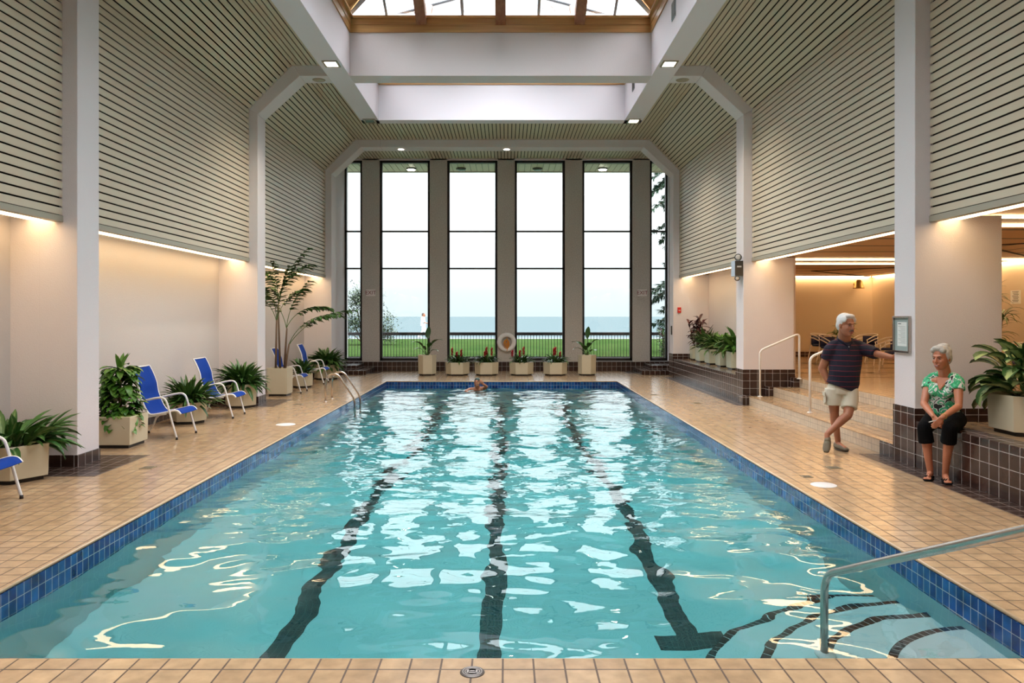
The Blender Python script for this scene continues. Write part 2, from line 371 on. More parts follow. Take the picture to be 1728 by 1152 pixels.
def water_mat():
    m = bpy.data.materials.new('pool water'); m.use_nodes = True
    N = m.node_tree.nodes; L = m.node_tree.links; N.clear()
    o = N.new('ShaderNodeOutputMaterial'); rf = N.new('ShaderNodeBsdfRefraction'); g = N.new('ShaderNodeBsdfGlossy')
    rf.inputs['IOR'].default_value = 1.33; rf.inputs['Roughness'].default_value = 0; rf.inputs[0].default_value = (1, 1, 1, 1)
    g.inputs['Roughness'].default_value = .01; g.inputs[0].default_value = (1, 1, 1, 1)
    fr = N.new('ShaderNodeFresnel'); fr.inputs[0].default_value = 1.38
    tc = N.new('ShaderNodeTexCoord'); mp = N.new('ShaderNodeMapping'); mp.inputs['Scale'].default_value = (.8, 1.5, 1)
    n = N.new('ShaderNodeTexNoise'); n.inputs['Scale'].default_value = 3.2; n.inputs['Detail'].default_value = 3; n.inputs['Roughness'].default_value = .5
    L.new(tc.outputs['Object'], mp.inputs[0]); L.new(mp.outputs[0], n.inputs['Vector'])
    # choppier in the middle and far part of the pool, calm close to the near wall
    sp = N.new('ShaderNodeSeparateXYZ'); L.new(tc.outputs['Object'], sp.inputs[0])
    mr = N.new('ShaderNodeMapRange'); mr.inputs[1].default_value = 6.0; mr.inputs[2].default_value = 10; mr.inputs[3].default_value = .03; mr.inputs[4].default_value = .75
    mr.interpolation_type = 'SMOOTHSTEP'
    L.new(sp.outputs[1], mr.inputs[0])
    bp = N.new('ShaderNodeBump'); bp.inputs['Distance'].default_value = .038
    L.new(mr.outputs[0], bp.inputs['Strength']); L.new(n.outputs[0], bp.inputs['Height'])
    for q in (rf, g): L.new(bp.outputs[0], q.inputs['Normal'])
    L.new(bp.outputs[0], fr.inputs['Normal'])
    mx = N.new('ShaderNodeMixShader'); L.new(fr.outputs[0], mx.inputs[0]); L.new(rf.outputs[0], mx.inputs[1]); L.new(g.outputs[0], mx.inputs[2]); L.new(mx.outputs[0], o.inputs[0])
    va = N.new('ShaderNodeVolumeAbsorption'); va.inputs[0].default_value = (.10, .86, .88, 1); va.inputs[1].default_value = .42; L.new(va.outputs[0], o.inputs['Volume'])
    return m
M['water'] = water_mat()

# ------------------------------------------------------------ floor and pool
b = MB(); T = .35
XL = XC - 6.4
b.box(XL, PX0, YB, 26.2, -T, 0); b.box(PX1, RX + .3, YB, 26.2, -T, 0)
b.box(PX0, PX1, YB, PY0, -T, 0); b.box(PX0, PX1, PY1, 26.2, -T, 0)
floor = struct(b.build('floor', M['buff'], fix=True))
# bullnose edge of the coping: rounded lip over the water
b = MB()
for (p, q) in (((PX0, PY0), (PX0, PY1)), ((PX1, PY0), (PX1, PY1)), ((PX0, PY0), (PX1, PY0)), ((PX0, PY1), (PX1, PY1))):
    b.tube([(p[0], p[1], -.012), (q[0], q[1], -.012)], .0125, 10)
M['bull'] = mat('buff coping edge', (.50, .36, .22), .25)
struct(b.build('pool_coping_trim', M['bull']))

DEP = 1.15
pool = MB()
def ring(z0, z1, t=.03, m=0, inset=0):
    for a in ((PX0 - t + inset, PX0 + inset, PY0 - t, PY1 + t), (PX1 - inset, PX1 + t - inset, PY0 - t, PY1 + t), (PX0, PX1, PY0 - t, PY0 + inset), (PX0, PX1, PY1 - inset, PY1 + t)):
        yield a
# side walls (blue band to -.29, plaster below)
for a in ring(0, 0, .04, inset=.011): pool.box(*a, -2.8, -.24)
def fz(y):
    t = min(1, max(0, (y - 9.5) / 7)); return WZ - DEP - 1.1 * t * t * (3 - 2 * t)
fy = [PY0 - .04] + [9.5 + .5 * i for i in range(15)] + [PY1 + .04]
for i in range(len(fy) - 1):
    a, c = fy[i], fy[i + 1]
    pool.add([(x, y, z) for (y, zt) in ((a, fz(a)), (c, fz(c))) for z in (-2.8, zt) for x in (PX0 - .04, PX1 + .04)], [(2, 3, 7, 6), (0, 1, 5, 4)])
basin = struct(pool.build('pool_basin_floor', M['plaster'], kind='structure'))
b = MB()
for a in ring(0, 0, .04, inset=.012): b.box(*a, -.245, -.026)
struct(b.build('pool_waterline_trim', M['blue']))
# lane lines
LZ = WZ - DEP + .006
for (x, yn, yf, tee) in ((XC - 1.55, 4.2, 20.4, None), (XC, 4.2, 20.4, None), (XC + 1.52, 5.75, 20.4, 5.75)):
    b = MB(); ys = [yn] + [q for q in fy if yn < q < yf] + [yf]
    for i in range(len(ys) - 1): b.add([(x - .09, ys[i], fz(ys[i]) + .006), (x + .09, ys[i], fz(ys[i]) + .006), (x + .09, ys[i + 1], fz(ys[i + 1]) + .006), (x - .09, ys[i + 1], fz(ys[i + 1]) + .006)], [(0, 1, 2, 3)])
    if tee: b.box(x - .27, x + .27, tee - .0, tee + .2, LZ - .004, LZ + .001)
    b.box(x - .27, x + .27, 20.2, 20.4, fz(20.3) + .004, fz(20.3) + .008)
    b.build('lane_line_trim', M['lane'], kind='structure')
# rounded corner steps
def arc(cx, cy_, rx, ry, a0=90, a1=180, n=28):
    return [(cx + rx * math.cos(R(a0 + (a1 - a0) * i / n)), cy_ + ry * math.sin(R(a0 + (a1 - a0) * i / n))) for i in range(n + 1)]
for (r, ry, d) in ((.90, 1.10, .2), (1.27, 1.56, .45), (1.64, 1.98, .70), (2.0, 2.36, .93)):
    pts = [(PX1, PY0)] + arc(PX1, PY0, r, ry)
    b = MB(); b.prism(pts, WZ - DEP, WZ - d)
    s = b.build('pool_step_slab', M['step_plaster'], kind='structure')
    b = MB()
    n = int(r * PI / 2 / .06)
    for i in range(n):
        a0, a1 = 90 + 90 * (i + .06) / n, 90 + 90 * (i + .94) / n
        q = []
        for dr in (-.055, .004):
            for a in (a0, a1): q.append((PX1 + (r + dr) * math.cos(R(a)), PY0 + (ry + dr) * math.sin(R(a))))
        z = WZ - d
        vv = [(x, y, zz) for zz in (z - .03, z + .003) for (x, y) in (q[0], q[1], q[3], q[2])]
        b.add(vv, [(0, 1, 2, 3), (4, 5, 6, 7), (0, 1, 5, 4), (1, 2, 6, 5), (2, 3, 7, 6), (3, 0, 4, 7)])
    b.build('nosing', M['nosing'], s)
# water surface: a moving surface of long soft swells near, shorter chop far
nx, ny = 150, 420
def wave(x, y):
    t = min(1, max(0, (y - 5) / 6))
    p = noise.noise(Vector((x * .9 + 3, y * 1.5, .3))) * .034
    p += noise.noise(Vector((x * 2.5, y * 2.9 + 7, 1.7))) * (.0155 + .003 * t)
    p += noise.noise(Vector((x * 4.6, y * 7.0, 4.1))) * (.0040 + .0060 * t)
    p *= .75 + .35 * min(1, max(0, (y - 4.6) / 2.2))
    p += math.sin(1.6 * x + 2.6 * y + 1.5 * noise.noise(Vector((x * .5, y * .5, 9)))) * .003
    return p
b = MB(); v = []; f = []
e_ = -.02
for j in range(ny + 1):
    y = PY0 + e_ + (PY1 - PY0 - 2 * e_) * (j / ny) ** 1.35
    for i in range(nx + 1):
        x = PX0 + e_ + (PX1 - PX0 - 2 * e_) * i / nx
        v.append((x, y, WZ + wave(x, y)))
for j in range(ny):
    for i in range(nx):
        a = j * (nx + 1) + i; f.append((a, a + 1, a + nx + 2, a + nx + 1))
n0 = len(v); rim = [i for i in range(nx + 1)] + [j * (nx + 1) + nx for j in range(1, ny + 1)] + [ny * (nx + 1) + i for i in range(nx - 1, -1, -1)] + [j * (nx + 1) for j in range(ny - 1, 0, -1)]
for i in rim: v.append((v[i][0], v[i][1], -2.75))
nr = len(rim)
for i in range(nr):
    k = (i + 1) % nr; f.append((rim[k], rim[i], n0 + i, n0 + k))
f.append(tuple(n0 + i for i in range(nr))[::-1])
b.add(v, f, 0, True)
b.build('pool_water', M['water'], fix=False, kind='structure')

# ------------------------------------------------------------ raised lounge floor, ledges and steps
b = MB()
GX = 12.4
LX = 11.3                      # lounge far side wall
SY0, SY1 = 10.06, 15.56        # steps run
b.box(RX + .26, LX + .2, YB, 9.19, 0, UP); b.box(5.93, LX + .2, 9.19, 15.9, 0, UP)
b.box(RX + .26, LX + .2, 15.82, 24.2, 0, UP)
b.box(RX + .2, 5.5, SY0, SY1, -.05, .18); b.box(5.4, 5.95, SY0, SY1, -.05, .36)
up_floor = struct(b.build('lounge_floor', M['buff']))
b = MB()
for (x, z0, z1) in ((RX + .2, 0, .18), (5.4, .18, .36), (5.93, .36, UP)):
    b.box(x - .012 if x > 5.1 else x - .165, x + .002, SY0, SY1, z0, z1 - .006)
struct(b.build('step_riser_trim', M['riser']))
b = MB(); b.box(RX + .03, RX + .22, SY0, SY1, .17, .1801)
struct(b.build('step_tread_slab', M['buff']))
# brown faced ledges
b = MB()
b.box(RX, RX + .27, YB, 9.18, 0, UP + .012)
b.box(RX, RX + .27, 16.33, 22.5, 0, UP + .012)
b.box(RX, 5.42, 9.67, SY0, 0, .184); b.box(5.40, 5.93, 9.67, SY0, 0, .364)
b.box(RX - .1, RX + .03, SY1, 15.83, 0, .184); b.box(RX + .03, 5.42, SY1, 15.83, 0, .17)
b.box(5.29, 5.42, SY1, 15.83, .17, .364); b.box(5.42, 5.93, SY1, 15.83, .1, .35); b.box(5.80, 5.94, SY1, 15.83, .3, UP + .006)
struct(b.build('ledge_wall_right', M['brown'], bevel=.006))
# brown floor bands
b = MB()
def patch(x0, x1, y0, y1, z=0): b.box(x0, x1, y0, y1, z + .0005, z + .003)
patch(4.60, RX, YB, SY0); patch(4.62, RX, 15.45, 22.6)
for (a0, a1) in ARCH[:3]: patch(XC - ALC, -4.62, a0 - .54, a1 + .3)
patch(3.75, 4.1, 24.1, 25.15); patch(-4.35, -4.0, 24.1, 25.15)
for y in (17.0, 18.6, 20.3): patch(5.95, LX, y, y + .18, UP)
for x in (8.0, 10.2): patch(x, x + .16, 16.5, 23.8, UP)
struct(b.build('brown_floor_band_trim', M['brown_floor']))

# ------------------------------------------------------------ columns and octagonal arches
def arch_pts(t):
    """t: outward offset of the outer outline"""
    i = [(COLX, 0), (COLX, 5.94), (4.13, BZ)]
    o = [(SW + t, 0), (SW + t, SZ + t * .4), (DT + t * .4, CZ + t)]
    return i, o
for k, (y0, y1) in enumerate(ARCH):
    b = MB(); i, o = arch_pts(.28)
    for s in (-1, 1):
        z0 = 0
        p = [(XC + s * x, z) for (x, z) in i]; q = [(XC + s * x, z) for (x, z) in o]
        pts = [(p[0][0], z0), p[1], p[2], (q[2][0], q[2][1]), q[1], (q[0][0], z0)]
        b.extr_y([pts[0], pts[1], pts[4], pts[5]], y0, y1)
        b.extr_y([pts[1], pts[2], pts[3], pts[4]], y0, y1)
        # horizontal member as far as the skylight beam
        xa = XC + s * BO
        b.extr_y([p[2], (xa, BZ), (xa, q[2][1]), q[2]], y0, y1)
        # deep lower column
        w = 5.82 if s < 0 else 6.03
        b.box(min(XC + s * (COLX + .05), XC + s * w), max(XC + s * (COLX + .05), XC + s * w), y0 + .001, y1 - .001, 0, 3.0)
    if k < 3: b.box(XC - BI, XC + BI, y0, y1, BZ, 7.95)
    else: b.box(XC - BO, XC + BO, y0, y1, BZ, CZ + .28)
    struct(b.build('arch_column', M['stucco_beam'] if 0 else M['stucco'], bevel=.008))
# tile bases of the columns and alcoves
b = MB()
for (y0, y1) in ARCH:
    b.box(XC + COLX - .012, XC + 6.05, y0 - .012, y1 + .012, 0, .70)
    b.box(XC - 5.9, XC - COLX + .012, y0 - .012, y1 + .012, 0, .145)
b.box(XC + 5.9, XC + 6.1, 16.33, 22.5, UP, .70)
b.box(LX - .02, LX + .05, YB, 23.9, UP, UP + .16); b.box(5.9, LX, 23.76, 23.85, UP, UP + .16)
struct(b.build('baseboard_columns', M['brown'], bevel=.005))
b = MB()
for (y0, y1) in ((YB, 2.45), (2.95, 9.18), (9.67, 15.83), (16.33, 22.5)): b.box(XC - ALC - .05, XC - ALC + .015, y0, y1, 0, .145)
struct(b.build('baseboard_left', M['brown']))

# ------------------------------------------------------------ slatted walls, slopes and ceilings
BAYS = [(YB, 2.45), (2.95, 9.18), (9.67, 15.83), (16.33, 22.5), (23.05, 25.25)]
PITCH, GAPW = .1068, .022
def slat_run(b, p, q, y0, y1, n_in):
    """boards along Y laid from p to q (x, z); n_in points into the room"""
    P, Q = Vector((p[0], 0, p[1])), Vector((q[0], 0, q[1])); d = Q - P; Ln = d.length; d.normalize()
    n = Vector((n_in[0], 0, n_in[1])).normalized(); k = max(1, round(Ln / PITCH)); w = Ln / k
    for i in range(k):
        c = P + d * (w * (i + .5)) - n * .006
        b.obox((c.x, (y0 + y1) / 2, c.z), d, (0, 1, 0), n, (w - GAPW) / 2, (y1 - y0) / 2, .006)
    c = (P + Q) / 2 - n * .06
    b.obox((c.x, (y0 + y1) / 2, c.z), d, (0, 1, 0), n, Ln / 2 + .01, (y1 - y0) / 2, .025, 1)
for bi, (y0, y1) in enumerate(BAYS):
    for s, nm in ((-1, 'wall_left_slats'), (1, 'wall_right_slats')):
        b = MB()
        zb = PB
        if bi == 4: continue
        slat_run(b, (XC + s * SW, zb + (.05 if bi < 4 else 0)), (XC + s * SW, SZ), y0, y1, (-s, 0))
        slat_run(b, (XC + s * SW, SZ), (XC + s * DT, CZ), y0, y1, (-s, -1))
        if bi < 4: b.box(min(XC + s * (SW - .012), XC + s * (SW + .09)), max(XC + s * (SW - .012), XC + s * (SW + .09)), y0, y1, PB - .02, PB + .05, 2)
        struct(b.build(nm, [M['slat'], M['gap'], M['lip']]))
b = MB()
for bi, (y0, y1) in enumerate(BAYS):
    for s in (-1, 1): slat_run(b, (XC + s * (DT if bi < 4 else 5.45), CZ), (XC + s * BO, CZ), y0, y1, (0, -1))
slat_run(b, (XC - BO, CZ), (XC + BO, CZ), 19.75, 22.5, (0, -1))
slat_run(b, (XC - BO, CZ), (XC + BO, CZ), 23.05, 25.25, (0, -1))
slat_run(b, (XC - BO, CZ), (XC + BO, CZ), YB, 2.45, (0, -1))
struct(b.build('ceiling_slats', [M['slat'], M['gap']]))

# alcove walls, top lids of the alcoves, lounge shell
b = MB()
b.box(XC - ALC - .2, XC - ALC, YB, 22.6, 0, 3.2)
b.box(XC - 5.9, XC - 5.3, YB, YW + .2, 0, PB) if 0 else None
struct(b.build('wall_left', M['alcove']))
b = MB()
b.box(XC + 6.03, XC + 6.2, 16.2, 23.9, 0, 3.3)
struct(b.build('wall_right', M['stucco']))
b = MB()
b.box(5.9, LX + .2, 23.8, 24.0, 0, 3.3); b.box(LX, LX + .2, YB, 24.0, 0, 3.3); b.box(RX, LX + .2, YB - .2, YB, 0, 3.3)
struct(b.build('wall_lounge', mat('cream lounge wall', (.60, .51, .38), .85, bump=(90, .3))))
b = MB(); b.box(XL - .2, RX + 1.5, YB - .2, YB, -.2, 7.4)
struct(b.build('wall_back', M['stucco']))
# ceilings over alcoves: left lid, lounge boards
LCZ = 3.02
b = MB(); b.box(XC - 6.2, XC - SW - .1, YB, 22.6, LCZ + .04, LCZ + .2)
struct(b.build('ceiling_alcove', M['stucco']))
b = MB()
x0, x1 = XC + SW + .09, LX
for (y0, y1) in ((YB, 9.36), (10.25, 16.38), (17.7, 23.85)):
    w = min((y1 - y0) / 2, 3.2)
    b.add([(x0, y0, LCZ), (x1, y0, LCZ), (x1 - w, y0 + w, LCZ), (x0, y0 + w, LCZ)], [(0, 1, 2, 3)], 0)
    b.add([(x0, y1, LCZ), (x1, y1, LCZ), (x1 - w, y1 - w, LCZ), (x0, y1 - w, LCZ)], [(0, 1, 2, 3)], 0)
    b.add([(x1, y0, LCZ), (x1, y1, LCZ), (x1 - w, y1 - w, LCZ), (x1 - w, y0 + w, LCZ)], [(0, 1, 2, 3)], 1)
    b.add([(x0, y0 + w, LCZ), (x1 - w, y0 + w, LCZ), (x1 - w, y1 - w, LCZ), (x0, y1 - w, LCZ)], [(0, 1, 2, 3)], 0)
    for (ya, yb, sg) in ((y0, y0 + w, 1), (y1, y1 - w, -1)):
        b.obox(((x1 + x1 - w) / 2, (ya + yb) / 2, LCZ - .008), (-1, sg, 0), (1, sg, 0), (0, 0, 1), w / 2 * 1.414, .02, .008, 2)
b.box(x0, x1 + .2, YB, 24, LCZ + .02, LCZ + .25, 3)
for (ya, yb) in ((9.36, 10.25), (16.38, 17.7)): b.box(x0, x1, ya, yb, LCZ - .001, LCZ + .05, 3)
struct(b.build('ceiling_lounge', [M['lounge_x'], M['lounge_y'], M['gap'], M['lip']], fix=False))

# ------------------------------------------------------------ skylight beams, wells, roof
b = MB()
for s in (-1, 1): b.box(min(XC + s * BI, XC + s * BO), max(XC + s * BI, XC + s * BO), 2.45, 19.75, BZ, 7.62)
b.box(XC - BO, XC + BO, 19.4, 19.75, BZ, 7.62)
for s in (-1, 1): b.box(min(XC + s * BI, XC + s * BO), max(XC + s * BI, XC + s * BO), 2.45, 19.75, 7.62, 7.9)
b.box(XC - BO, XC + BO, 19.4, 19.75, 7.62, 7.9)
struct(b.build('ceiling_beam', M['stucco_beam'], bevel=.006))
b = MB()
for s in (-1, 1):
    b.box(min(XC + s * BO, XC + s * 6.6), max(XC + s * BO, XC + s * 6.6), YB, YW + 2.0, 7.25, 7.4)
b.box(XC - BO, XC + BO, 19.75, YW + 2.0, 7.25, 7.4); b.box(XC - BO, XC + BO, YB, 2.45, 7.25, 7.4)
for s in (-1, 1): b.box(min(XC + s * 5.45, XC + s * 5.6), max(XC + s * 5.45, XC + s * 5.6), YB, YW + .3, 3.0, 7.3)
struct(b.build('roof', M['gap']))
WELLS = [(2.95, 9.18), (9.67, 15.83), (16.33, 19.4)]  # nearest well is unseen above the camera, added for its light and reflection
for wi, (y0, y1) in enumerate(WELLS):
    xa, xb = XC - BI, XC + BI
    b = MB()
    for (z0, z1, t, m_) in ((7.62, 7.78, .022, 0), (7.78, 7.9, .035, 0)):
        b.box(xa, xb, y1 - t, y1 + .02, z0, z1, 0); b.box(xa, xb, y0 - .02, y0 + t, z0, z1, 0)
        b.box(xa - .02, xa + t, y0, y1, z0, z1, 1); b.box(xb - t, xb + .02, y0, y1, z0, z1, 1)
    b.box(xa, xb, y1 - .09, y1 + .1, 7.9, 7.945, 0); b.box(xa, xb, y0 - .1, y0 + .09, 7.9, 7.945, 0)
    b.box(xa - .1, xa + .09, y0, y1, 7.9, 7.945, 1); b.box(xb - .09, xb + .1, y0, y1, 7.9, 7.945, 1)
    struct(b.build('skylight_wood_trim', [M['wood'], M['wood_y']], bevel=.004))
    # glazed hip roof on top
    zb, zr = 7.96, 9.45
    w = BI + .02; hw = min(w, (y1 - y0) / 2) ; ym0, ym1 = y0 + hw, y1 - hw
    if ym1 <= ym0: ym0 = ym1 = (y0 + y1) / 2
    A, B_, Cc, D_ = (XC - w, y0, zb), (XC + w, y0, zb), (XC + w, y1, zb), (XC - w, y1, zb)
    E, Fp = (XC, ym0, zr), (XC, ym1 + .01, zr)
    b = MB(); b.add([A, B_, Cc, D_, E, Fp], [(0, 1, 4), (2, 3, 5), (1, 2, 5, 4), (3, 0, 4, 5)])
    gl = struct(b.build('skylight_glass_roof', M['glass'], fix=False))
    b = MB()
    def lerp(p, q, t): return Vector(p) * (1 - t) + Vector(q) * t
    for (p, q, e1, e2, n) in ((A, D_, E, Fp, 8), (B_, Cc, E, Fp, 8)):
        for i in range(n + 1):
            t = i / n; base = lerp(p, q, t)
            # run up the slope square to the eaves until it meets hip or ridge
            lim = min(1, (base.y - y0) / max(hw, .01), (y1 - base.y) / max(hw, .01))
            top = Vector((base.x + (XC - base.x) * lim, base.y, zb + (zr - zb) * lim))
            if lim > .05: b.tube([base, top], .028, 4, smooth=False)
    for (p, q, yy, yr) in ((A, B_, y0, ym0), (D_, Cc, y1, ym1)):
        for i in range(1, 8):
            t = i / 8; base = lerp(p, q, t); lim = 1 - abs(base.x - XC) / w
            top = Vector((base.x, yy + (yr - yy) * lim, zb + (zr - zb) * lim))
            b.tube([base, top], .028, 4, smooth=False)
    for (p, q) in ((A, E), (B_, E), (Cc, Fp), (D_, Fp), (E, Fp)): b.tube([p, q], .045, 4, smooth=False)
    for (p, q) in ((A, B_), (B_, Cc), (Cc, D_), (D_, A)): b.tube([p, q], .05, 4, smooth=False)
    struct(b.build('skylight_glazing_bar_trim', M['alu']))
    # heavy wooden rafters under the glass
    for dx in (-1.62, 0, 1.62):
        b = MB(); lim = 1 - abs(dx) / w * .0
        for (ya, yr) in ((y1, ym1), (y0, ym0)):
            p = Vector((XC + dx, ya, 7.86)); q = Vector((XC + dx, yr, 7.86 + (zr - zb) * .93)) if dx == 0 else Vector((XC + dx, ya + (yr - ya) * (1 - abs(dx) / w), 7.86 + (zr - zb) * (1 - abs(dx) / w)))
            d = (q - p).normalized(); c = (p + q) / 2
            b.obox(c, (1, 0, 0), d, Vector((1, 0, 0)).cross(d), .105, (q - p).length / 2, .11)
        b.build('rafter_beam', M['rafter'], kind='structure')

# ------------------------------------------------------------ cove lights (lit diffusers under the slatted panels)
for (y0, y1) in BAYS[:4]:
    b = MB(); b.box(XC - SW - .40, XC - SW - .10, y0 + .02, y1 - .02, 2.945, 2.97)
    o = b.build('cove_light', M['cove'], label='', category='ceiling light'); o['group'] = 'cove lights along the left alcoves'
    b = MB(); b.box(XC + SW + .10, XC + SW + .36, y0 + .02, y1 - .02, 2.945, 2.97)
    o = b.build('cove_light', M['cove'], label='', category='ceiling light'); o['group'] = 'cove lights under the right slatted panels'
coves = [o for o in C.objects if o.name.startswith('cove_light')]
for o, l in zip(coves, ['', '', 'warm cove light under the left slats above the part-seen nearest chair', 'warm cove light under the right slats above the variegated plant and seated woman',
                        'warm cove light under the left slats above the two nearer blue sling chairs', 'warm cove light under the right slats above the steps and standing man',
                        'warm cove light under the left slats above the tall potted palm', 'warm cove light under the right slats above the row of ledge planters']):
    o['label'] = l
for o in coves[:2]: bpy.data.objects.remove(o)
def light_strip(label, x0, x1, y0, y1, z):
    b = MB(); b.box(x0, x1, y0, y1, z - .018, z)
    b.build('light_strip', M['strip'], label=label, category='ceiling light', group='light strips in the lounge ceiling')
light_strip('nearer of two light lines on the lounge ceiling right of the notice pillar', 5.3, LX - .02, 9.34, 9.38, LCZ - .015)
light_strip('farther of two light lines on the lounge ceiling right of the notice pillar', 5.3, LX - .02, 10.23, 10.27, LCZ - .015)
light_strip('upper of two close light lines on the lounge ceiling above the standing man', 5.3, LX - .1, 16.36, 16.40, LCZ - .015)
light_strip('lower of two close light lines on the lounge ceiling above the standing man', 5.3, LX - .1, 17.68, 17.72, LCZ - .015)
light_strip('warm light strip along the top of the lounge end wall above the bell lamp', 6.10, LX - .1, 23.70, 23.78, LCZ)
light_strip('warm light strip along the top of the lounge side wall', LX - .08, LX - .005, 10.4, 23.65, LCZ - .015)

# ------------------------------------------------------------ window wall
PIT, PW, PC = 2.214, .285, -.02
b = MB()
for k in (-2, -1, 0, 1, 2): b.box(PC + k * PIT - PW, PC + k * PIT + PW, YW, YW + .55, .3, CZ + .1)
struct(b.build('wall_pier', M['pebble'], bevel=.01))
b = MB(); b.box(-5.7, 5.7, YW - .03, YW + .5, 0, .30)
struct(b.build('window_kerb_trim', M['brown'], bevel=.006))
b = MB(); b.box(-5.7, 5.7, YW + .02, YW + .5, .298, .335)
struct(b.build('window_sill_trim', mat('grey stone sill', (.30, .29, .30), .3), bevel=.004))
b = MB()
for s in (-1, 1):
    b.box(min(s * 5.32, s * 6.2), max(s * 5.32, s * 6.2), 23.05, YW + .6, 0, 7.2)
b.box(-5.9, 5.9, YW, YW + .5, CZ - .04, 7.3)
struct(b.build('wall_window_side', M['stucco']))
FT = .075
spans = [(-5.33, PC - 2 * PIT - PW)] + [(PC + k * PIT + PW, PC + (k + 1) * PIT - PW) for k in (-2, -1, 0, 1)] + [(PC + 2 * PIT + PW, 5.29)]
for wi, (x0, x1) in enumerate(spans):
    y0, y1 = YW + .10, YW + .22; z0, z1 = .335, CZ - .04
    b = MB()
    b.box(x0, x0 + FT, y0, y1, z0, z1); b.box(x1 - FT, x1, y0, y1, z0, z1)
    b.box(x0, x1, y0, y1, z0, z0 + .09); b.box(x0, x1, y0, y1, z1 - FT, z1)
    for z in (3.36, 4.58): b.box(x0, x1, y0, y1, z - .025, z + .025)
    w = struct(b.build('window_%d' % (wi + 1), M['bronze'], bevel=.004))
    b = MB(); b.box(x0 + FT, x1 - FT, YW + .155, YW + .161, z0 + .05, z1 - FT)
    b.build('glass_pane', M['glass'], w)
# steps up to the end doors
for s in (-1, 1):
    b = MB()
    xo = 5.32 * s
    xa = 4.12 if s > 0 else -4.30; xb = 4.47 if s > 0 else -4.66
    b.box(min(xa, xo), max(xa, xo), 23.5, YW, 0, .13); b.box(min(xb, xo), max(xb, xo), 23.95, YW, .12, .26)
    struct(b.build('window_step_slab', M['brown'], bevel=.006))

# ------------------------------------------------------------ outside
b = MB(); b.box(-60, 60, YW + .5, 27.4, -.3, .28)
struct(b.build('terrace_ground', M['terrace']))
b = MB(); b.box(-90, 90, 27.4, 50.5, -.6, .30)
b.build('lawn', M['lawn'], kind='structure')
b = MB(); b.box(-90, 90, 50.5, 54, -.6, .29)
struct(b.build('path', M['pavement']))
b = MB(); b.box(-1500, 1500, 54, 3000, -2.2, -1.2)
struct(b.build('lake', M['lake']))
b = MB()
slat_n = 60
b.box(-6.2, 6.2, YW + .55, 27.1, 6.9, 7.2, 1)
for i in range(slat_n): b.box(-6.2 + i * .207, -6.2 + i * .207 + .18, YW + .56, 27.1, 6.88, 6.901, 0)
b.box(-6.2, 6.2, 27.08, 27.2, 6.85, 7.3, 1)
struct(b.build('exterior_soffit_roof', [M['slat'], M['lip']]))

rl = []
def railing(x0, x1, label):
    t = thing('railing', label, 'railing', ((x0 + x1) / 2, 27.0, .28), 0, 'railings on the terrace')
    L2 = (x1 - x0) / 2
    b = MB(); b.box(-L2, L2, -.04, .04, .84, .95); b.build('top_rail', M['bronze'], t)
    b = MB(); b.box(-L2, L2, -.015, .015, .06, .10); b.build('bottom_rail', M['bronze'], t)
    for s in (-1,): 
        b = MB(); b.box(s * L2 - .025, s * L2 + .025, -.025, .025, 0, .86); b.build('post', M['bronze'], t)
    n = max(3, round((x1 - x0) / .103)); me = None
    for i in range(1, n):
        if me is None:
            b = MB(); b.box(-.008, .008, -.008, .008, .06, .86); o = b.build('baluster', M['bronze'], t, loc=(-L2 + (x1 - x0) * i / n, 0, 0)); me = o
        else:
            c = me.copy(); C.objects.link(c); c.parent = t; c.location = (-L2 + (x1 - x0) * i / n, 0, 0)
xs = [-7.1, PC - 2 * PIT - .05, PC - PIT, PC, PC + PIT, PC + 2 * PIT, 7.1]
nm = ['leftmost', 'second from the left', 'third from the left', 'third from the right', 'second from the right', 'rightmost']
for i in range(6): railing(xs[i] + .03, xs[i + 1], 'dark terrace railing section of thin balusters outside the windows, %s' % nm[i])

# ------------------------------------------------------------ foliage helpers
rnd = random.Random(7)
def leaf(b, base, az, el, L, W, droop=1.0, seg=5, mat=0, fold=.25, petiole=0, tw=0, shape='lance'):
    """one blade: starts at base, sets off at azimuth az, elevation el, and bends down by droop radians"""
    p = Vector(base); dirh = Vector((math.cos(az), math.sin(az), 0)); side = Vector((-math.sin(az + tw), math.cos(az + tw), 0))
    if petiole:
        q = p + (dirh * math.cos(el) + Vector((0, 0, math.sin(el)))) * petiole
        b.tube([p, q], .004, 4, mat=mat); p = q
    V = []; F_ = []; U = []
    a = el; st = L / seg
    for i in range(seg + 1):
        t = i / seg
        if shape == 'lance': w = W * math.sin(PI * min(1, (t * .93 + .07))) ** .8
        elif shape == 'strap': w = W * min(1, (1 - t) * 3.5) * (.55 + .45 * min(1, t * 4))
        else: w = W * math.sin(PI * (t * .94 + .06)) ** .55
        n = Vector((-dirh.x * math.sin(a), -dirh.y * math.sin(a), math.cos(a)))
        h = w * .5
        V += [p - side * h + n * (h * fold * 2), p, p + side * h + n * (h * fold * 2)]
        p = p + (dirh * math.cos(a) + Vector((0, 0, math.sin(a)))) * st
        a -= droop / seg
    for i in range(seg):
        k = i * 3; t0, t1 = i / seg, (i + 1) / seg
        F_ += [(k, k + 1, k + 4, k + 3), (k + 1, k + 2, k + 5, k + 4)]
        U += [[(t0, 0), (t0, .5), (t1, .5), (t1, 0)], [(t0, .5), (t0, 1), (t1, 1), (t1, .5)]]
    # one island, so a leaf keeps one colour
    b.add(V, F_, mat, True, U)

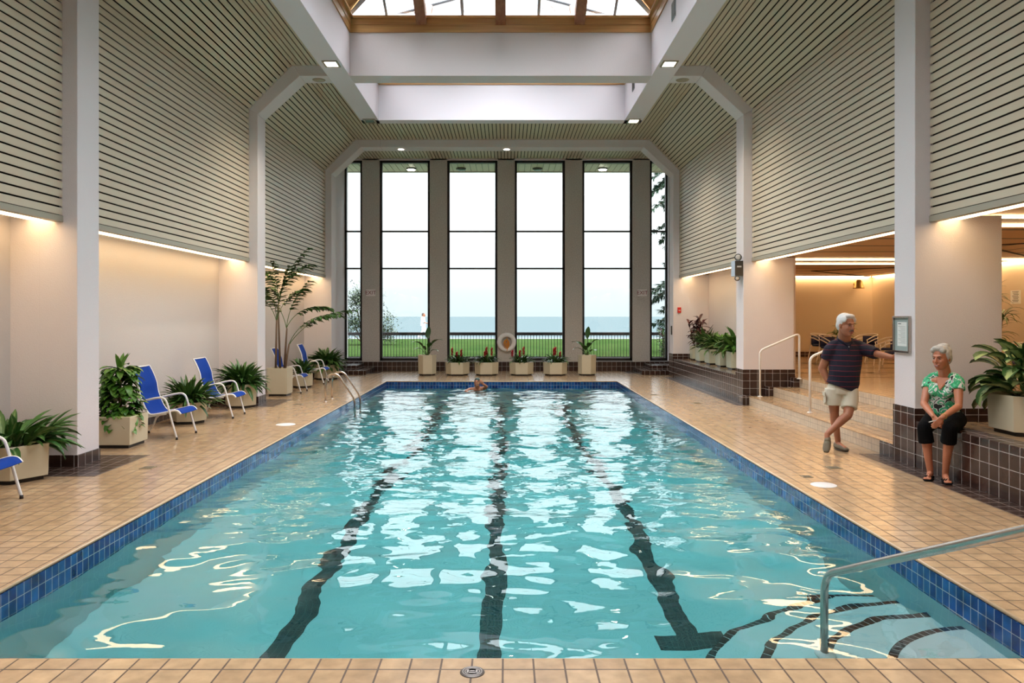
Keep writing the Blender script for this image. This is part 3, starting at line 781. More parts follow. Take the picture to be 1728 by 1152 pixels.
def bush(b, c, n, L, W, spread=.12, el=(.2, 1.4), droop=(.6, 1.8), rise=.1, petiole=0, shape='lance', r=rnd, seg=5, fold=.25):
    for i in range(n):
        az = r.uniform(0, 2 * PI); e = r.uniform(*el)
        rr = spread * math.sqrt(r.random())
        base = Vector(c) + Vector((rr * math.cos(az), rr * math.sin(az), r.uniform(0, rise)))
        s = r.uniform(.75, 1.1)
        leaf(b, base, az + r.uniform(-.5, .5), e, L * s, W * s, r.uniform(*droop), seg, fold=fold, petiole=petiole * r.uniform(.6, 1.1) if petiole else 0, tw=r.uniform(-.5, .5), shape=shape)

def stemmed(b, c, stems, h, n, L, W, lean=.15, droop=(.4, 1.4), r=rnd, shape='lance', sm=1):
    """upright canes clothed with leaves"""
    for k in range(stems):
        a = r.uniform(0, 2 * PI); d = r.uniform(.2, 1) * lean
        top = Vector(c) + Vector((math.cos(a) * d, math.sin(a) * d, h * r.uniform(.7, 1)))
        p0 = Vector(c) + Vector((math.cos(a) * .06, math.sin(a) * .06, 0))
        b.tube([p0, (p0 + top) / 2 + Vector((0, 0, .02)), top], .008, 5, mat=sm)
        for i in range(n):
            t = .15 + .85 * (i + .5) / n
            leaf(b, p0.lerp(top, t), r.uniform(0, 2 * PI), r.uniform(-.1, .9) if t < .9 else r.uniform(.8, 1.4), L * r.uniform(.8, 1.1), W * r.uniform(.8, 1.1), r.uniform(*droop), shape=shape, tw=r.uniform(-.4, .4))

def hexpts(rad, rot=0, n=6): return [(rad * math.cos(rot + 2 * PI * i / n), rad * math.sin(rot + 2 * PI * i / n)) for i in range(n)]
def planter(t, kind, w, h, rot=0, m='planter', taper=1.0):
    """w = width across; open pot on a dark recessed plinth"""
    pts = hexpts(w / 2, rot) if kind == 'hex' else [(-w / 2, -w / 2), (w / 2, -w / 2), (w / 2, w / 2), (-w / 2, w / 2)]
    if kind == 'box' and rot: pts = [(x * math.cos(rot) - y * math.sin(rot), x * math.sin(rot) + y * math.cos(rot)) for x, y in pts]
    n = len(pts); b = MB()
    def rg(s, z): return [(x * s, y * s, z) for x, y in pts]
    v = rg(.97, .045) + rg(1, h) + rg(.90, h) + rg(.88, h - .05)
    f = [tuple(range(n))[::-1]]
    for k in range(3): f += [(k * n + i, k * n + (i + 1) % n, (k + 1) * n + (i + 1) % n, (k + 1) * n + i) for i in range(n)]
    b.add(v, f); b.build('planter_box', M[m], t, bevel=.006)
    b = MB(); b.prism([(x * .85, y * .85) for x, y in pts], 0, .05); b.build('plinth', M['black'], t)
    b = MB(); b.prism([(x * .885, y * .885) for x, y in pts], h - .1, h - .045); b.build('soil', M['soil'], t)

def potted(name, label, loc, kind, w, h, plant, rot=0, group=None, m='planter', cat='potted plant'):
    t = thing(name, label, cat, loc, 0, group)
    x, y, z = loc; LIM.clear()
    xl, xr = XC - ALC + .03, XC + 6.0
    if x < -4:
        cl = [v for p in ARCH for v in p]; lo = max([v for v in cl if v < y], default=YB); hi = min([v for v in cl if v > y], default=99)
        for cy_ in (7.28, 11.53, 13.84, 18.25, 20.66):
            if cy_ < y: lo = max(lo, cy_ + .34)
            else: hi = min(hi, cy_ - .34)
        LIM['lim'] = (xl, 9, lo + .03, hi - .03)
    elif z > .1 and y > 18 and x < 6: LIM['lim'] = (RX + .02, XC + 5.99, 17.2, 22.46)
    elif y > 22.5 and x > 6: LIM['lim'] = (6, LX - .05, 20, 23.74)
    planter(t, kind, w, h, rot, m); plant(t, h - .06); return t
def keep(b, t):
    if 'lim' not in LIM: return
    x0, x1, y0, y1 = LIM['lim']; ox, oy = t.location.x, t.location.y
    for i, (x, y, z) in enumerate(b.v):
        X, Y = x + ox, y + oy
        if z + t.location.z > 2.8 and X < -5.2: X = -5.2 + (-5.2 - X) * .2
        if X < x0: X = x0 + (x0 - X) * .25
        if X > x1: X = x1 - (X - x1) * .25
        if Y < y0: Y = y0 + (y0 - Y) * .25
        if Y > y1: Y = y1 - (Y - y1) * .25
        b.v[i] = (X - ox, Y - oy, z)
LIM = {}
def fol(t, mats, fn, name='foliage'):
    b = MB(); fn(b); keep(b, t); b.build(name, mats, t, fix=False)

# ------------------------------------------------------------ planters along the left alcoves
GL = 'planters along the left wall'
potted('potted_plant', 'wide striped-leaf plant in a big cream planter in front of the nearest left column', (-5.47, 8.52, 0), 'hex', .82, .40,
       lambda t, h: fol(t, [M['leaf_stripe']], lambda b: bush(b, (0, 0, h), 120, .46, .10, .30, (.0, 1.2), (.3, 1.5), .12)), rot=R(0), group=GL)
def pothos(t, h):
    r = random.Random(3)
    def f(b):
        for k in range(330):
            z = h + r.uniform(-.12, .72); q = (z - h) / .72; rad = .24 * (1 - .30 * max(0, q)) * r.uniform(.55, 1)
            a = r.uniform(0, 2 * PI)
            leaf(b, (rad * .65 * math.cos(a), rad * .65 * math.sin(a), z), a + r.uniform(-.4, .4), r.uniform(-.3, .6), r.uniform(.17, .25), r.uniform(.085, .12), r.uniform(.9, 1.7), 5, shape='lance', fold=.15)
        for k in range(4): leaf(b, (0, 0, h + .62), r.uniform(0, 6.28), 1.25, .33, .075, .3, 5)
    fol(t, [M['leaf_bright']], f)
    fol(t, [M['bark']], lambda b: b.tube([(0, 0, h - .02), (0, 0, h + .7)], .022, 8), 'moss_pole')
    def g(b):
        for k in range(26):
            a = R(r.uniform(-80, 10)); leaf(b, (.20 * math.cos(a), .24 * math.sin(a), h + .05), a, .3, .10, .06, 1.4, 3)
    fol(t, [leaf_mat('pale ivy leaf', (.12, .22, .03), (.3, .4, .1))], g, 'trailing_ivy')
potted('potted_plant', 'tall bushy large-leaved climber in a square cream planter beside the nearest left column', (-5.38, 10.72, 0), 'box', .54, .43, pothos, group=GL)
potted('potted_plant', 'dark leafy fern-like plant in a hexagonal planter between the two nearer blue chairs', (-5.36, 13.0, 0), 'hex', .58, .36,
       lambda t, h: fol(t, [M['leaf_dark']], lambda b: bush(b, (0, 0, h), 190, .44, .06, .18, (-.2, 1.5), (.3, 1.4), .16)), rot=R(10), group=GL)
potted('potted_plant', 'dense broad dark green plant in a hexagonal planter beside the second left column', (-5.26, 15.25, 0), 'hex', .62, .46,
       lambda t, h: fol(t, [M['leaf_dark']], lambda b: bush(b, (0, 0, h), 210, .48, .072, .18, (-.3, 1.5), (.3, 1.3), .16)), rot=R(0), group=GL)
def palm(t, h):
    r = random.Random(11)
    tr = MB(); st = MB(); fr = MB()
    for (dx, dy, hh, le) in ((-.08, -.05, 1.15, .02), (.08, .06, .95, .06), (0, .02, 1.5, -.05), (.12, -.04, .6, .10)):
        tr.tube([(dx, dy, h - .02), (dx + le * .5, dy, h + hh * .5), (dx + le, dy, h + hh)], [.028, .024, .018], 8)
    tops = [(-.06, -.05, h + 1.1), (.13, .06, h + .95), (-.04, .02, h + 1.5), (.2, -.04, h + .55)]
    specs = [(0, .9, 1.35, 1.2, 1.35), (1, .2, 1.15, 1.15, 1.5), (2, -.4, 1.35, 1.3, 1.2), (2, .5, 1.42, 1.45, .7), (2, 2.2, 1.2, 1.2, 1.0), (3, -.2, 1.15, 1.5, 1.35), (3, .15, .98, 1.7, 1.0),
             (0, -1.5, 1.3, 1.1, 1.1), (1, 3.0, 1.35, 1.1, .8), (0, 2.6, 1.2, 1.1, 1.2), (2, -1.6, 1.45, 1.1, .9), (1, .6, 1.45, 1.2, .7), (0, -.2, 1.5, 1.25, .35)]
    for (k, az, el, L, dr) in specs:
        p = Vector(tops[k]); a = el; pts = [p.copy()]; d = Vector((math.cos(az), math.sin(az), 0)); n = 14; pa = []
        for i in range(n):
            p = p + (d * math.cos(a) + Vector((0, 0, math.sin(a)))) * (L / n); a -= dr / n; pts.append(p.copy()); pa.append(a)
        st.tube(pts, [.010 - .0006 * i for i in range(n + 1)], 5)
        for i in range(5, n + 1):
            for s in (-1, 1):
                for q in range(3):
                    leaf(fr, pts[i], az + s * r.uniform(.6, 1.1), (pa[min(i, n - 1)]) * .4 - .1 + r.uniform(-.2, .2), .25 * (1.15 - .4 * abs(i - 10) / 5) * r.uniform(.8, 1.15), .055, .5, 3, shape='strap', tw=r.uniform(-.4, .4))
    [keep(q, t) for q in (st, fr)]; tr.build('trunk', M['bark'], t); st.build('frond_stem', M['greenstem'], t); fr.build('fronds', [M['leaf_dark']], t, fix=False)
potted('potted_palm', 'tall arching fishtail palm in a tall square cream planter behind the second left column', (-5.15, 17.5, 0), 'box', .46, .63, palm, cat='potted palm')
potted('potted_plant', 'small dark plant in a planter between the two farther blue chairs', (-5.16, 19.45, 0), 'hex', .52, .36,
       lambda t, h: fol(t, [M['leaf_dark']], lambda b: bush(b, (0, 0, h), 90, .34, .075, .14, (.2, 1.5), (.3, 1.2), .16)), rot=R(15), group=GL)
potted('potted_plant', 'wide dark bushy plant in a hexagonal planter by the left window steps', (-5.14, 21.98, 0), 'hex', .72, .42,
       lambda t, h: fol(t, [M['leaf_dark']], lambda b: bush(b, (0, 0, h), 190, .50, .085, .22, (-.2, 1.4), (.3, 1.4), .18)), rot=R(0), group=GL)

# ------------------------------------------------------------ planters by the windows
GW = 'planters in front of the windows'
def strelitzia(seed):
    def fn(t, h):
        r = random.Random(seed)
        b = MB(); s = MB()
        for (az, el, pt, L, dr) in ((2.9, 1.15, .35, .36, 1.3), (.2, 1.2, .42, .34, 1.4), (1.3, 1.45, .55, .42, .3), (3.6, .9, .25, .30, 1.5), (-.5, .9, .2, .28, 1.6), (5.3, 1.3, .3, .3, 1.2), (4.2, 1.2, .22, .28, .9)):
            az += r.uniform(-.3, .3)
            d = Vector((math.cos(az), math.sin(az), 0)); p = Vector((0, 0, h)); q = p + (d * math.cos(el) + Vector((0, 0, math.sin(el)))) * pt
            s.tube([p, q], .010, 6); leaf(b, q, az, el * .75, L * 1.1, .17, dr, 6, shape='lance', fold=.12, tw=r.uniform(-.9, .9))
        s.build('stem', M['greenstem'], t); b.build('foliage', [M['leaf_dark']], t, fix=False)
    return fn
def bromeliad(seed, spikes):
    def fn(t, h):
        r = random.Random(seed)
        fol(t, [M['leaf_dark']], lambda b: bush(b, (0, 0, h), 95, .38, .042, .17, (.5, 1.45), (.8, 2.1), .06, shape='strap', r=r))
        for (dx, hh) in spikes:
            hh *= 1.25
            s = MB(); s.tube([(dx * .6, -.05, h), (dx, -.08, h + hh * .6)], .007, 5); s.build('flower_stem', M['greenstem'], t)
            f = MB()
            for k in range(12):
                z = h + hh * (.5 + .5 * k / 12); leaf(f, (dx, -.08, z), k * 2.4, .9, .105, .05, -.2, 3)
            f.build('red_flower', M['red'], t, fix=False)
    return fn
wx = [('tall', 721, 'upright large-leaved plant in a tall hexagonal planter at the left end of the window row'), ('low', 772, 'red bromeliads in a low hexagonal planter right beside the tall left planter'),
      ('low', 821, 'red bromeliads in a low hexagonal planter left of the life ring'), ('low', 880, 'red bromeliads in a low hexagonal planter just right of the life ring'),
      ('low', 937, 'red bromeliads in a low hexagonal planter beside the tall right planter'), ('tall', 990.5, 'droopy large-leaved plant in a tall hexagonal planter at the right end of the window row')]
sp = [((-.16, .36), (-.02, .26), (.12, .32)), ((-.05, .28), (.0, .38), (.16, .36)), ((-.28, .3), (-.05, .3), (.06, .38)), ((-.05, .36), (.0, .38), (.14, .26))]
j = 0
for i, (k, px, lab) in enumerate(wx):
    x = (px - CX) * 23.45 / F
    if k == 'tall': potted('potted_plant', lab, (x, 23.45, 0), 'hex', .56, .62, strelitzia(i + 2), rot=R(8 if i == 0 else -10), group=GW)
    else: potted('potted_plant', lab, (x, 23.45, 0), 'hex', .74, .40, bromeliad(i, sp[j]), rot=R(0 if 1 else 0), group=GW); j += 1

# ------------------------------------------------------------ planters on the right ledge and in the lounge
GR = 'planters on the right ledge'
def aglao(n, L, W, m, spread=.14, el=(.1, 1.5)):
    return lambda t, h: fol(t, [M[m]], lambda b: bush(b, (0, 0, h), n, L, W, spread, el, (.4, 1.6), .22, r=random.Random(n)))
def maroon(t, h):
    b = MB(); stemmed(b, (0, 0, h), 7, .95, 16, .26, .075, .30, r=random.Random(4)); keep(b, t); b.build('foliage', [M['leaf_maroon'], M['bark']], t, fix=False)
zz = UP + .001
potted('potted_plant', 'maroon-leaved cane plant at the window end of the right ledge', (5.42, 21.95, zz), 'box', .34, .40, maroon, group=GR, m='planter_green')
def red_green(t, h):
    b = MB(); bush(b, (0, 0, h), 110, .44, .06, .15, (.2, 1.5), (.4, 1.4), .3, r=random.Random(5)); keep(b, t); b.build('foliage', [M['leaf_dark']], t, fix=False)
    b = MB(); bush(b, (0, 0, h + .22), 26, .22, .045, .1, (.6, 1.5), (.2, .8), .12, r=random.Random(6)); b.build('red_bracts', [M['leaf_maroon']], t, fix=False)
potted('potted_plant', 'green plant with reddish top, second from the windows on the right ledge', (5.42, 21.0, zz), 'box', .46, .40, red_green, group=GR, m='planter_green')
potted('potted_plant', 'leafy green plant in the middle of the five on the right ledge', (5.42, 20.0, zz), 'box', .46, .40, aglao(110, .42, .085, 'leaf_dark'), group=GR, m='planter_green')
potted('potted_plant', 'broad-leaved green plant, fourth from the windows on the right ledge', (5.42, 19.05, zz), 'box', .42, .40, aglao(100, .40, .11, 'leaf'), group=GR, m='planter_green')
potted('potted_plant', 'broad-leaved green plant nearest the pillar on the right ledge', (5.42, 18.1, zz), 'box', .42, .42, aglao(105, .48, .12, 'leaf'), group=GR, m='planter_green')
potted('potted_plant', 'big cream-variegated dumb cane in a cream planter on the ledge beside the seated woman', (5.66, 8.25, zz), 'hex', .88, .42,
       lambda t, h: fol(t, [M['leaf_var']], lambda b: (bush(b, (0, 0, h), 135, .31, .175, .22, (-.5, 1.5), (.5, 1.5), .40, petiole=.18, shape='oval', r=random.Random(21), seg=6))), rot=R(30))
potted('potted_plant', 'slender-leaved plant behind the standing man against the lounge end wall', (10.05, 23.0, zz), 'box', .45, .42,
       lambda t, h: fol(t, [M['leaf'], M['bark']], lambda b: stemmed(b, (0, 0, h), 9, .62, 12, .30, .05, .52, r=random.Random(8))))
def dracaena(t, h):
    b = MB(); r = random.Random(9)
    for (dx, hh) in ((-.1, 1.35), (.12, .95), (-.02, .55)):
        b.tube([(dx * .4, 0, h), (dx, 0, h + hh)], .015, 6, mat=1)
        for k in range(26): leaf(b, (dx, 0, h + hh - .18 * r.random()), r.uniform(0, 6.28), r.uniform(.2, 1.3), r.uniform(.38, .55), .03, r.uniform(.9, 1.9), 6, shape='strap')
    b.build('foliage', [M['leaf_dark'], M['bark']], t, fix=False)
potted('potted_plant', 'spiky dracaena half hidden behind the pillar with the framed notice', (10.5, 16.5, zz), 'box', .4, .42, dracaena)

# ------------------------------------------------------------ sling chairs
def smooth_path(pts, n=4):
    """Catmull-Rom through the points"""
    P = [Vector(p) for p in pts]; out = []
    for i in range(len(P) - 1):
        p0, p1, p2, p3 = P[max(i - 1, 0)], P[i], P[i + 1], P[min(i + 2, len(P) - 1)]
        for k in range(n):
            t = k / n
            out.append(.5 * ((2 * p1) + (p2 - p0) * t + (2 * p0 - 5 * p1 + 4 * p2 - p3) * t * t + (3 * p1 - p0 - 3 * p2 + p3) * t ** 3))
    out.append(P[-1]); return out
def make_sling(label):
    t = thing('sling_chair', label, 'chair', group='blue sling chairs along the left wall')
    W = .27
    prof = [(-.71, 1.04), (-.67, .97), (-.63, .88), (-.595, .78), (-.575, .66), (-.535, .54), (-.475, .42), (-.40, .355), (-.2, .385), (-.08, .415), (-.01, .41), (.035, .365)]
    pp = smooth_path([(x, 0, z) for x, z in prof], 5)
    for s in (-1, 1):
        b = MB(); b.tube([(p.x, s * W, p.z) for p in pp], .016, 8); b.build('side_frame', M['white_tube'], t)
        b = MB(); b.tube(smooth_path([(-.535, s * (W + .02), .55), (-.40, s * (W + .045), .585), (-.25, s * (W + .05), .61), (-.175, s * (W + .05), .585), (-.135, s * (W + .05), .50), (-.07, s * (W + .05), .26), (0, s * (W + .05), .02)], 5), .0155, 8); b.build('arm_and_front_leg', M['white_tube'], t)
        b = MB(); b.tube(smooth_path([(-.18, s * W, .37), (-.42, s * W, .33), (-.58, s * (W + .01), .26), (-.65, s * (W + .02), .13), (-.72, s * (W + .02), .02)], 5), .014, 8); b.build('rear_leg', M['white_tube'], t)
        for (x, y) in ((0, s * (W + .05)), (-.72, s * (W + .02))):
            b = MB(); b.tube([(x, y, 0), (x, y, .035)], .018, 8); b.build('rubber_foot', M['rubber'], t)
    b = MB()
    for p in (pp[0], pp[38 if len(pp) > 38 else -8]): b.tube([(p.x, -W, p.z), (p.x, W, p.z)], .011, 8)
    b.build('cross_bar', M['white_tube'], t)
    b = MB(); V = []; F_ = []
    nw = 6
    for i, p in enumerate(pp):
        q = pp[min(i + 1, len(pp) - 1)] - pp[max(i - 1, 0)]; nrm = Vector((-q.z, 0, q.x)).normalized()
        for j in range(nw + 1):
            u = j / nw * 2 - 1; sag = -.018 * (1 - u * u)
            base = Vector((p.x, u * (W - .004), p.z)) - nrm * (-.006) + nrm * sag
            V.append(base); 
    k = nw + 1
    for i in range(len(pp) - 1):
        for j in range(nw): F_.append((i * k + j, i * k + j + 1, (i + 1) * k + j + 1, (i + 1) * k + j))
    b.add(V, F_, 0, True); o = b.build('sling_fabric', M['sling'], t, fix=False)
    md = o.modifiers.new('thick', 'SOLIDIFY'); md.thickness = .006
    return t
ch0 = make_sling('nearest blue sling chair, only seat edge and front leg showing at the left edge')
for i, (x, y, rz, lab) in enumerate([(-4.77, 7.28, 3, None), (-4.79, 11.53, -2, 'white-framed blue sling chair between the square planter with tall climber and the dark fern-like plant'),
                                     (-4.81, 13.84, 1, 'white-framed blue sling chair right beside the dense broad plant at the second column'),
                                     (-4.80, 18.25, 2, 'white-framed blue sling chair beside the tall palm'), (-4.84, 20.66, 2, 'white-framed blue sling chair nearest the windows')]):
    c = ch0 if i == 0 else copy_tree(ch0)
    c.location = (x, y, 0); c.rotation_euler = (0, 0, R(rz))
    if lab: c['label'] = lab

# ------------------------------------------------------------ lounge tub chairs
def make_tub(label):
    t = thing('tub_chair', label, 'chair', group='white tube chairs in the lounge')
    def ringp(a, z, r=.29): return (r * math.cos(R(a)), r * math.sin(R(a)), z)
    # open side looks to +X
    for dz, nm_ in ((0, 'top_rail'), (-.09, 'lower_rail')):
        b = MB(); pts = [(.26, -.27, .60 + dz)] + [ringp(a, .76 - .10 * abs(math.cos(R(a / 2))) ** 2 + dz) for a in range(-90, -271, -15)] + [(.26, .27, .60 + dz)]
        b.tube(smooth_path(pts, 3), .013, 7); b.build(nm_, M['white_tube'], t)
    for (x, y, x2, y2, z2) in ((.24, -.27, .30, -.24, .60), (.24, .27, .30, .24, .60), (-.2, -.2, -.27, -.24, .66), (-.2, .2, -.27, .24, .66)):
        b = MB(); b.tube(smooth_path([(x, y, z2), (x, y, .42), (x2, y2, 0)], 4), .013, 7); b.build('leg', M['white_tube'], t)
    b = MB(); V = []; F_ = []
    for i, a in enumerate(range(115, 246, 10)):
        for z in (.44, .72 - .02): V.append(ringp(a, z, .275))
    n = len(V) // 2
    for i in range(n - 1): F_.append((2 * i, 2 * i + 2, 2 * i + 3, 2 * i + 1))
    b.add(V, F_, 0, True); o = b.build('backrest', M['navy_vinyl'], t, fix=False); md = o.modifiers.new('thick', 'SOLIDIFY'); md.thickness = .03
    b = MB(); b.lathe([(.001, .40), (.25, .40), (.265, .425), (.25, .455), (.001, .465)], (.02, 0, 0), 20); b.build('seat', M['navy_vinyl'], t)
    return t
tc0 = make_tub('white tube chair with navy back, farthest left behind the standing man')
for i, (px, y, rz, lab) in enumerate([(1386, 22.0, -60, None), (1402, 20.4, -70, 'navy-backed white tube chair just left of the standing man, overlapped by his shoulder'),
                                      (1462, 21.5, 200, 'white tube chair seen between the standing man and the wall plant'),
                                      (1502, 19.4, 130, 'white tube chair with navy back, rear one of two beside the notice pillar'),
                                      (1515, 17.6, 110, 'white tube chair with navy back, front one of two half hidden by the notice pillar'),
                                      (1716, 14.9, 100, 'white tube chair with navy back behind the variegated plant, rear one of two'),
                                      (1738, 13.6, 95, 'white tube chair with navy back at the right edge behind the variegated plant')]):
    c = tc0 if i == 0 else copy_tree(tc0)
    c.location = ((px - CX) * y / F, y, UP); c.rotation_euler = (0, 0, R(rz))
    if lab: c['label'] = lab

# ------------------------------------------------------------ rails and ladder
def bend(pts, rad=.08, n=6):
    P = [Vector(p) for p in pts]; out = [P[0]]
    for i in range(1, len(P) - 1):
        a, c = (P[i - 1] - P[i]), (P[i + 1] - P[i]); r_ = min(rad, a.length / 2, c.length / 2)
        s, e2 = P[i] + a.normalized() * r_, P[i] + c.normalized() * r_
        for k in range(n + 1):
            t = k / n; out.append(s * (1 - t) ** 2 + P[i] * 2 * t * (1 - t) + e2 * t * t)
    out.append(P[-1]); return out
t = thing('pool_handrail', 'stainless steel handrail rising from the pool steps at the lower right', 'handrail', (2.045, 4.96, 0))
b = MB(); b.tube(bend([(0, 0, WZ - .44), (0, 0, .135), (.155, -2.06, 1.05), (.16, -2.30, .85), (.16, -2.32, 0)], .13, 8), .0245, 14); b.build('rail', M['steel'], t)
b = MB(); b.lathe([(.001, WZ - .445), (.062, WZ - .445), (.062, WZ - .43), (.045, WZ - .42), (.026, WZ - .415)], (0, 0, 0), 24); b.build('floor_flange', M['white'], t)
t = thing('pool_ladder', 'stainless steel pool ladder on the left edge of the pool', 'ladder', (-3.33, 16.37, 0))
for s in (-1, 1):
    b = MB(); b.tube(bend([(-.45, s * .3, 0), (-.45, s * .3, .44), (-.38, s * .3, .58), (-.20, s * .3, .60), (.16, s * .3, .06), (.16, s * .3, -1.0)], .11, 7), .020, 12); b.build('rail', M['steel'], t)
    b = MB(); b.lathe([(.001, 0), (.045, 0), (.045, .012), (.021, .02)], (-.45, s * .3, 0), 18); b.build('floor_flange', M['steel'], t)
for z in (-.40, -.68, -.95):
    b = MB(); b.box(.12, .20, -.28, .28, z - .015, z + .01); b.build('rung', M['steel'], t)
def step_rail(label, y, w=.79, up=.36):
    t = thing('step_handrail', label, 'handrail', (5.08, y, .18), 0, 'white handrails on the steps')
    b = MB(); b.tube(bend([(0, 0, 0), (0, 0, .93), (w, 0, .93 + .43 * w), (w, 0, up)], .09, 7), .021, 12); b.build('rail', M['white_tube'], t)
    for (x, z) in ((0, 0), (w, up)):
        b = MB(); b.lathe([(.001, z), (.05, z), (.048, z + .012), (.022, z + .018)], (x, 0, 0), 18); b.build('floor_flange', M['white_tube'], t)
step_rail('white tube handrail at the far end of the steps, against the tiled pillar', 15.45)
step_rail('white tube handrail in the middle of the steps, just left of the standing man', 12.9, .62, .18)

# ------------------------------------------------------------ fixtures
def downlight(label, x, y, on=True, z=BZ):
    t = thing('downlight', label, 'ceiling light', (x, y, z), 0, 'square downlights under the skylight beams')
    b = MB()
    for (x0, x1, y0, y1) in ((-.15, .15, -.18, -.14), (-.15, .15, .14, .18), (-.15, -.11, -.14, .14), (.11, .15, -.14, .14)): b.box(x0, x1, y0, y1, -.02, .004)
    b.build('frame', M['lip'], t)
    b = MB(); b.box(-.11, .11, -.14, .14, -.012, .002); b.build('lens', M['lamp_on'] if on else M['lamp_off'], t)
    if on:
        l = bpy.data.lights.new('downlight_lamp', 'SPOT'); l.energy = 260; l.color = (1, .88, .70); l.spot_size = R(120); l.spot_blend = .8; l.shadow_soft_size = .12
        o = bpy.data.objects.new('downlight_lamp', l); C.objects.link(o); o.location = (x, y, z - .06)
downlight('lit square downlight on the left skylight beam, left of the second arch', XC - 3.3, 15.05)
downlight('lit square downlight on the right skylight beam, right of the second arch', XC + 3.3, 15.05)
downlight('unlit square downlight at the far end of the left skylight beam', XC - 3.33, 19.45, False)
downlight('lit square downlight at the far end of the right skylight beam', XC + 3.33, 19.45)
for (s, lab) in ((-1, 'cream round speaker disc under the arch at left'), (1, 'cream round speaker disc under the arch at right')):
    b = MB(); b.lathe([(.001, -.012), (.12, -.012), (.135, 0), (.001, .002)], (XC + s * 3.80, 16.10, BZ), 24)
    b.build('ceiling_speaker', M['disc'], label=lab, category='speaker', group='round speaker discs under the arch')
for (x, y, z, lab, on) in ((-3.13, 22.82, BZ, 'small recessed light under the far arch, left of centre', True), (0, 22.82, BZ, 'small recessed light under the far arch, centre', True)):
    b = MB(); b.lathe([(.001, -.008), (.075, -.008), (.09, 0), (.001, .002)], (x, y, z), 24)
    b.build('recessed_light', M['lamp_on'] if on else M['disc'], label=lab, category='ceiling light', group='small recessed lights under the far arch')
for (px, on, lab) in ((694, True, 'lit round porch light under the outside soffit, above the second window from the left'), (778, False, 'unlit round porch light outside the third window from the left'),
                      (907, False, 'unlit round porch light outside the third window from the right'), (1017, True, 'lit round porch light under the outside soffit, above the second window from the right')):
    x = (px - CX) * 26.5 / F
    t = thing('porch_light', lab, 'ceiling light', (x, 26.5, 6.88), 0, 'round porch lights under the outside soffit')
    b = MB(); b.lathe([(.001, 0), (.17, 0), (.17, -.04), (.15, -.05)], (0, 0, 0), 20); b.build('rim', M['darkbox'], t)
    b = MB(); b.lathe([(.15, -.045), (.12, -.075), (.001, -.085)], (0, 0, 0), 20); b.build('lens', M['lamp_on'] if on else M['lamp_off'], t)
for (y, z, lab) in ((13.7, 7.25, 'grey air vent high in the right wall of the nearer skylight well'), (18.05, 7.25, 'grey air vent in the right wall of the farther skylight well')):
    t = thing('air_vent', lab, 'vent', (XC + BI, y, z), 0, 'air vents in the skylight wells')
    b = MB(); b.box(-.012, .002, -.16, .16, -.16, .16); b.build('frame', M['vent'], t)
    b = MB()
    for k in range(7): b.box(-.018, -.010, -.14, .14, -.135 + k * .04, -.115 + k * .04)
    b.build('louvres', M['darkbox'], t)

def text_mesh(txt, size, name, m, parent, loc, rot, depth=.004):
    cu = bpy.data.curves.new(name, 'FONT'); cu.body = txt; cu.size = size; cu.extrude = depth; cu.align_x = 'CENTER'; cu.align_y = 'CENTER'
    o = bpy.data.objects.new(name, cu); C.objects.link(o)
    dg = bpy.context.evaluated_depsgraph_get(); me = bpy.data.meshes.new_from_object(o.evaluated_get(dg)); bpy.data.objects.remove(o)
    me.materials.clear(); me.materials.append(m); q = bpy.data.objects.new(name, me); C.objects.link(q); q.parent = parent; q.location = loc; q.rotation_euler = rot
    return q
for (px, lab) in ((626, 'exit sign on the pebbled pier left of the windows'), (1083.5, 'exit sign on the pebbled pier at the right of the windows')):
    p = at(px, 494, YW)
    t = thing('exit_sign', lab, 'sign', (p.x, YW, p.z), 0, 'exit signs on the end piers')
    b = MB(); b.box(-.15, .15, -.05, .0, -.11, .11); b.build('sign_box', M['sign_face'], t, bevel=.006)
    text_mesh('EXIT', .17, 'lettering', M['exit_red'], t, (0, -.054, 0), (R(90), 0, 0))
    if px > 1000:
        b = MB(); b.box(-.14, .14, -.035, 0, -.24, -.13); b.build('lower_plate', M['pebble'], t)
# life ring
p = at(855, 577, YW)
t = thing('life_ring', 'white life ring with coiled orange rope on the middle pier', 'life ring', (p.x, YW - .07, p.z))
b = MB(); V = []
nt_, mt = 36, 12
for i in range(nt_):
    a = 2 * PI * i / nt_
    for j_ in range(mt):
        q = 2 * PI * j_ / mt; r_ = .24 + .072 * math.cos(q); V.append((r_ * math.cos(a), .055 * math.sin(q), r_ * math.sin(a)))
b.add(V, [(i * mt + j_, ((i + 1) % nt_) * mt + j_, ((i + 1) % nt_) * mt + (j_ + 1) % mt, i * mt + (j_ + 1) % mt) for i in range(nt_) for j_ in range(mt)], 0, True)
b.build('ring', M['ring'], t)
b = MB(); r = random.Random(2)
for k in range(7):
    pts = []
    for i in range(13):
        a = 2 * PI * i / 12; rr = .05 + .013 * k; pts.append((rr * math.cos(a) * (.8 + .2 * math.sin(k)) + .01 * math.sin(k * 3), -.05 - .006 * (k % 3), rr * math.sin(a) * 1.15 - .01 * k))
    b.tube(smooth_path(pts, 2), .010, 6)
b.tube(smooth_path([(0, -.05, .17), (.02, -.055, .05), (.0, -.06, -.1), (.03, -.05, -.2), (.0, -.05, -.3)], 4), .010, 6)
b.build('rope', M['orange'], t)
b = MB(); b.tube([(0, .065, .0), (0, .0, .17)], .008, 6); b.box(-.05, .05, .04, .07, -.05, .05); b.build('bracket', M['steel'], t)
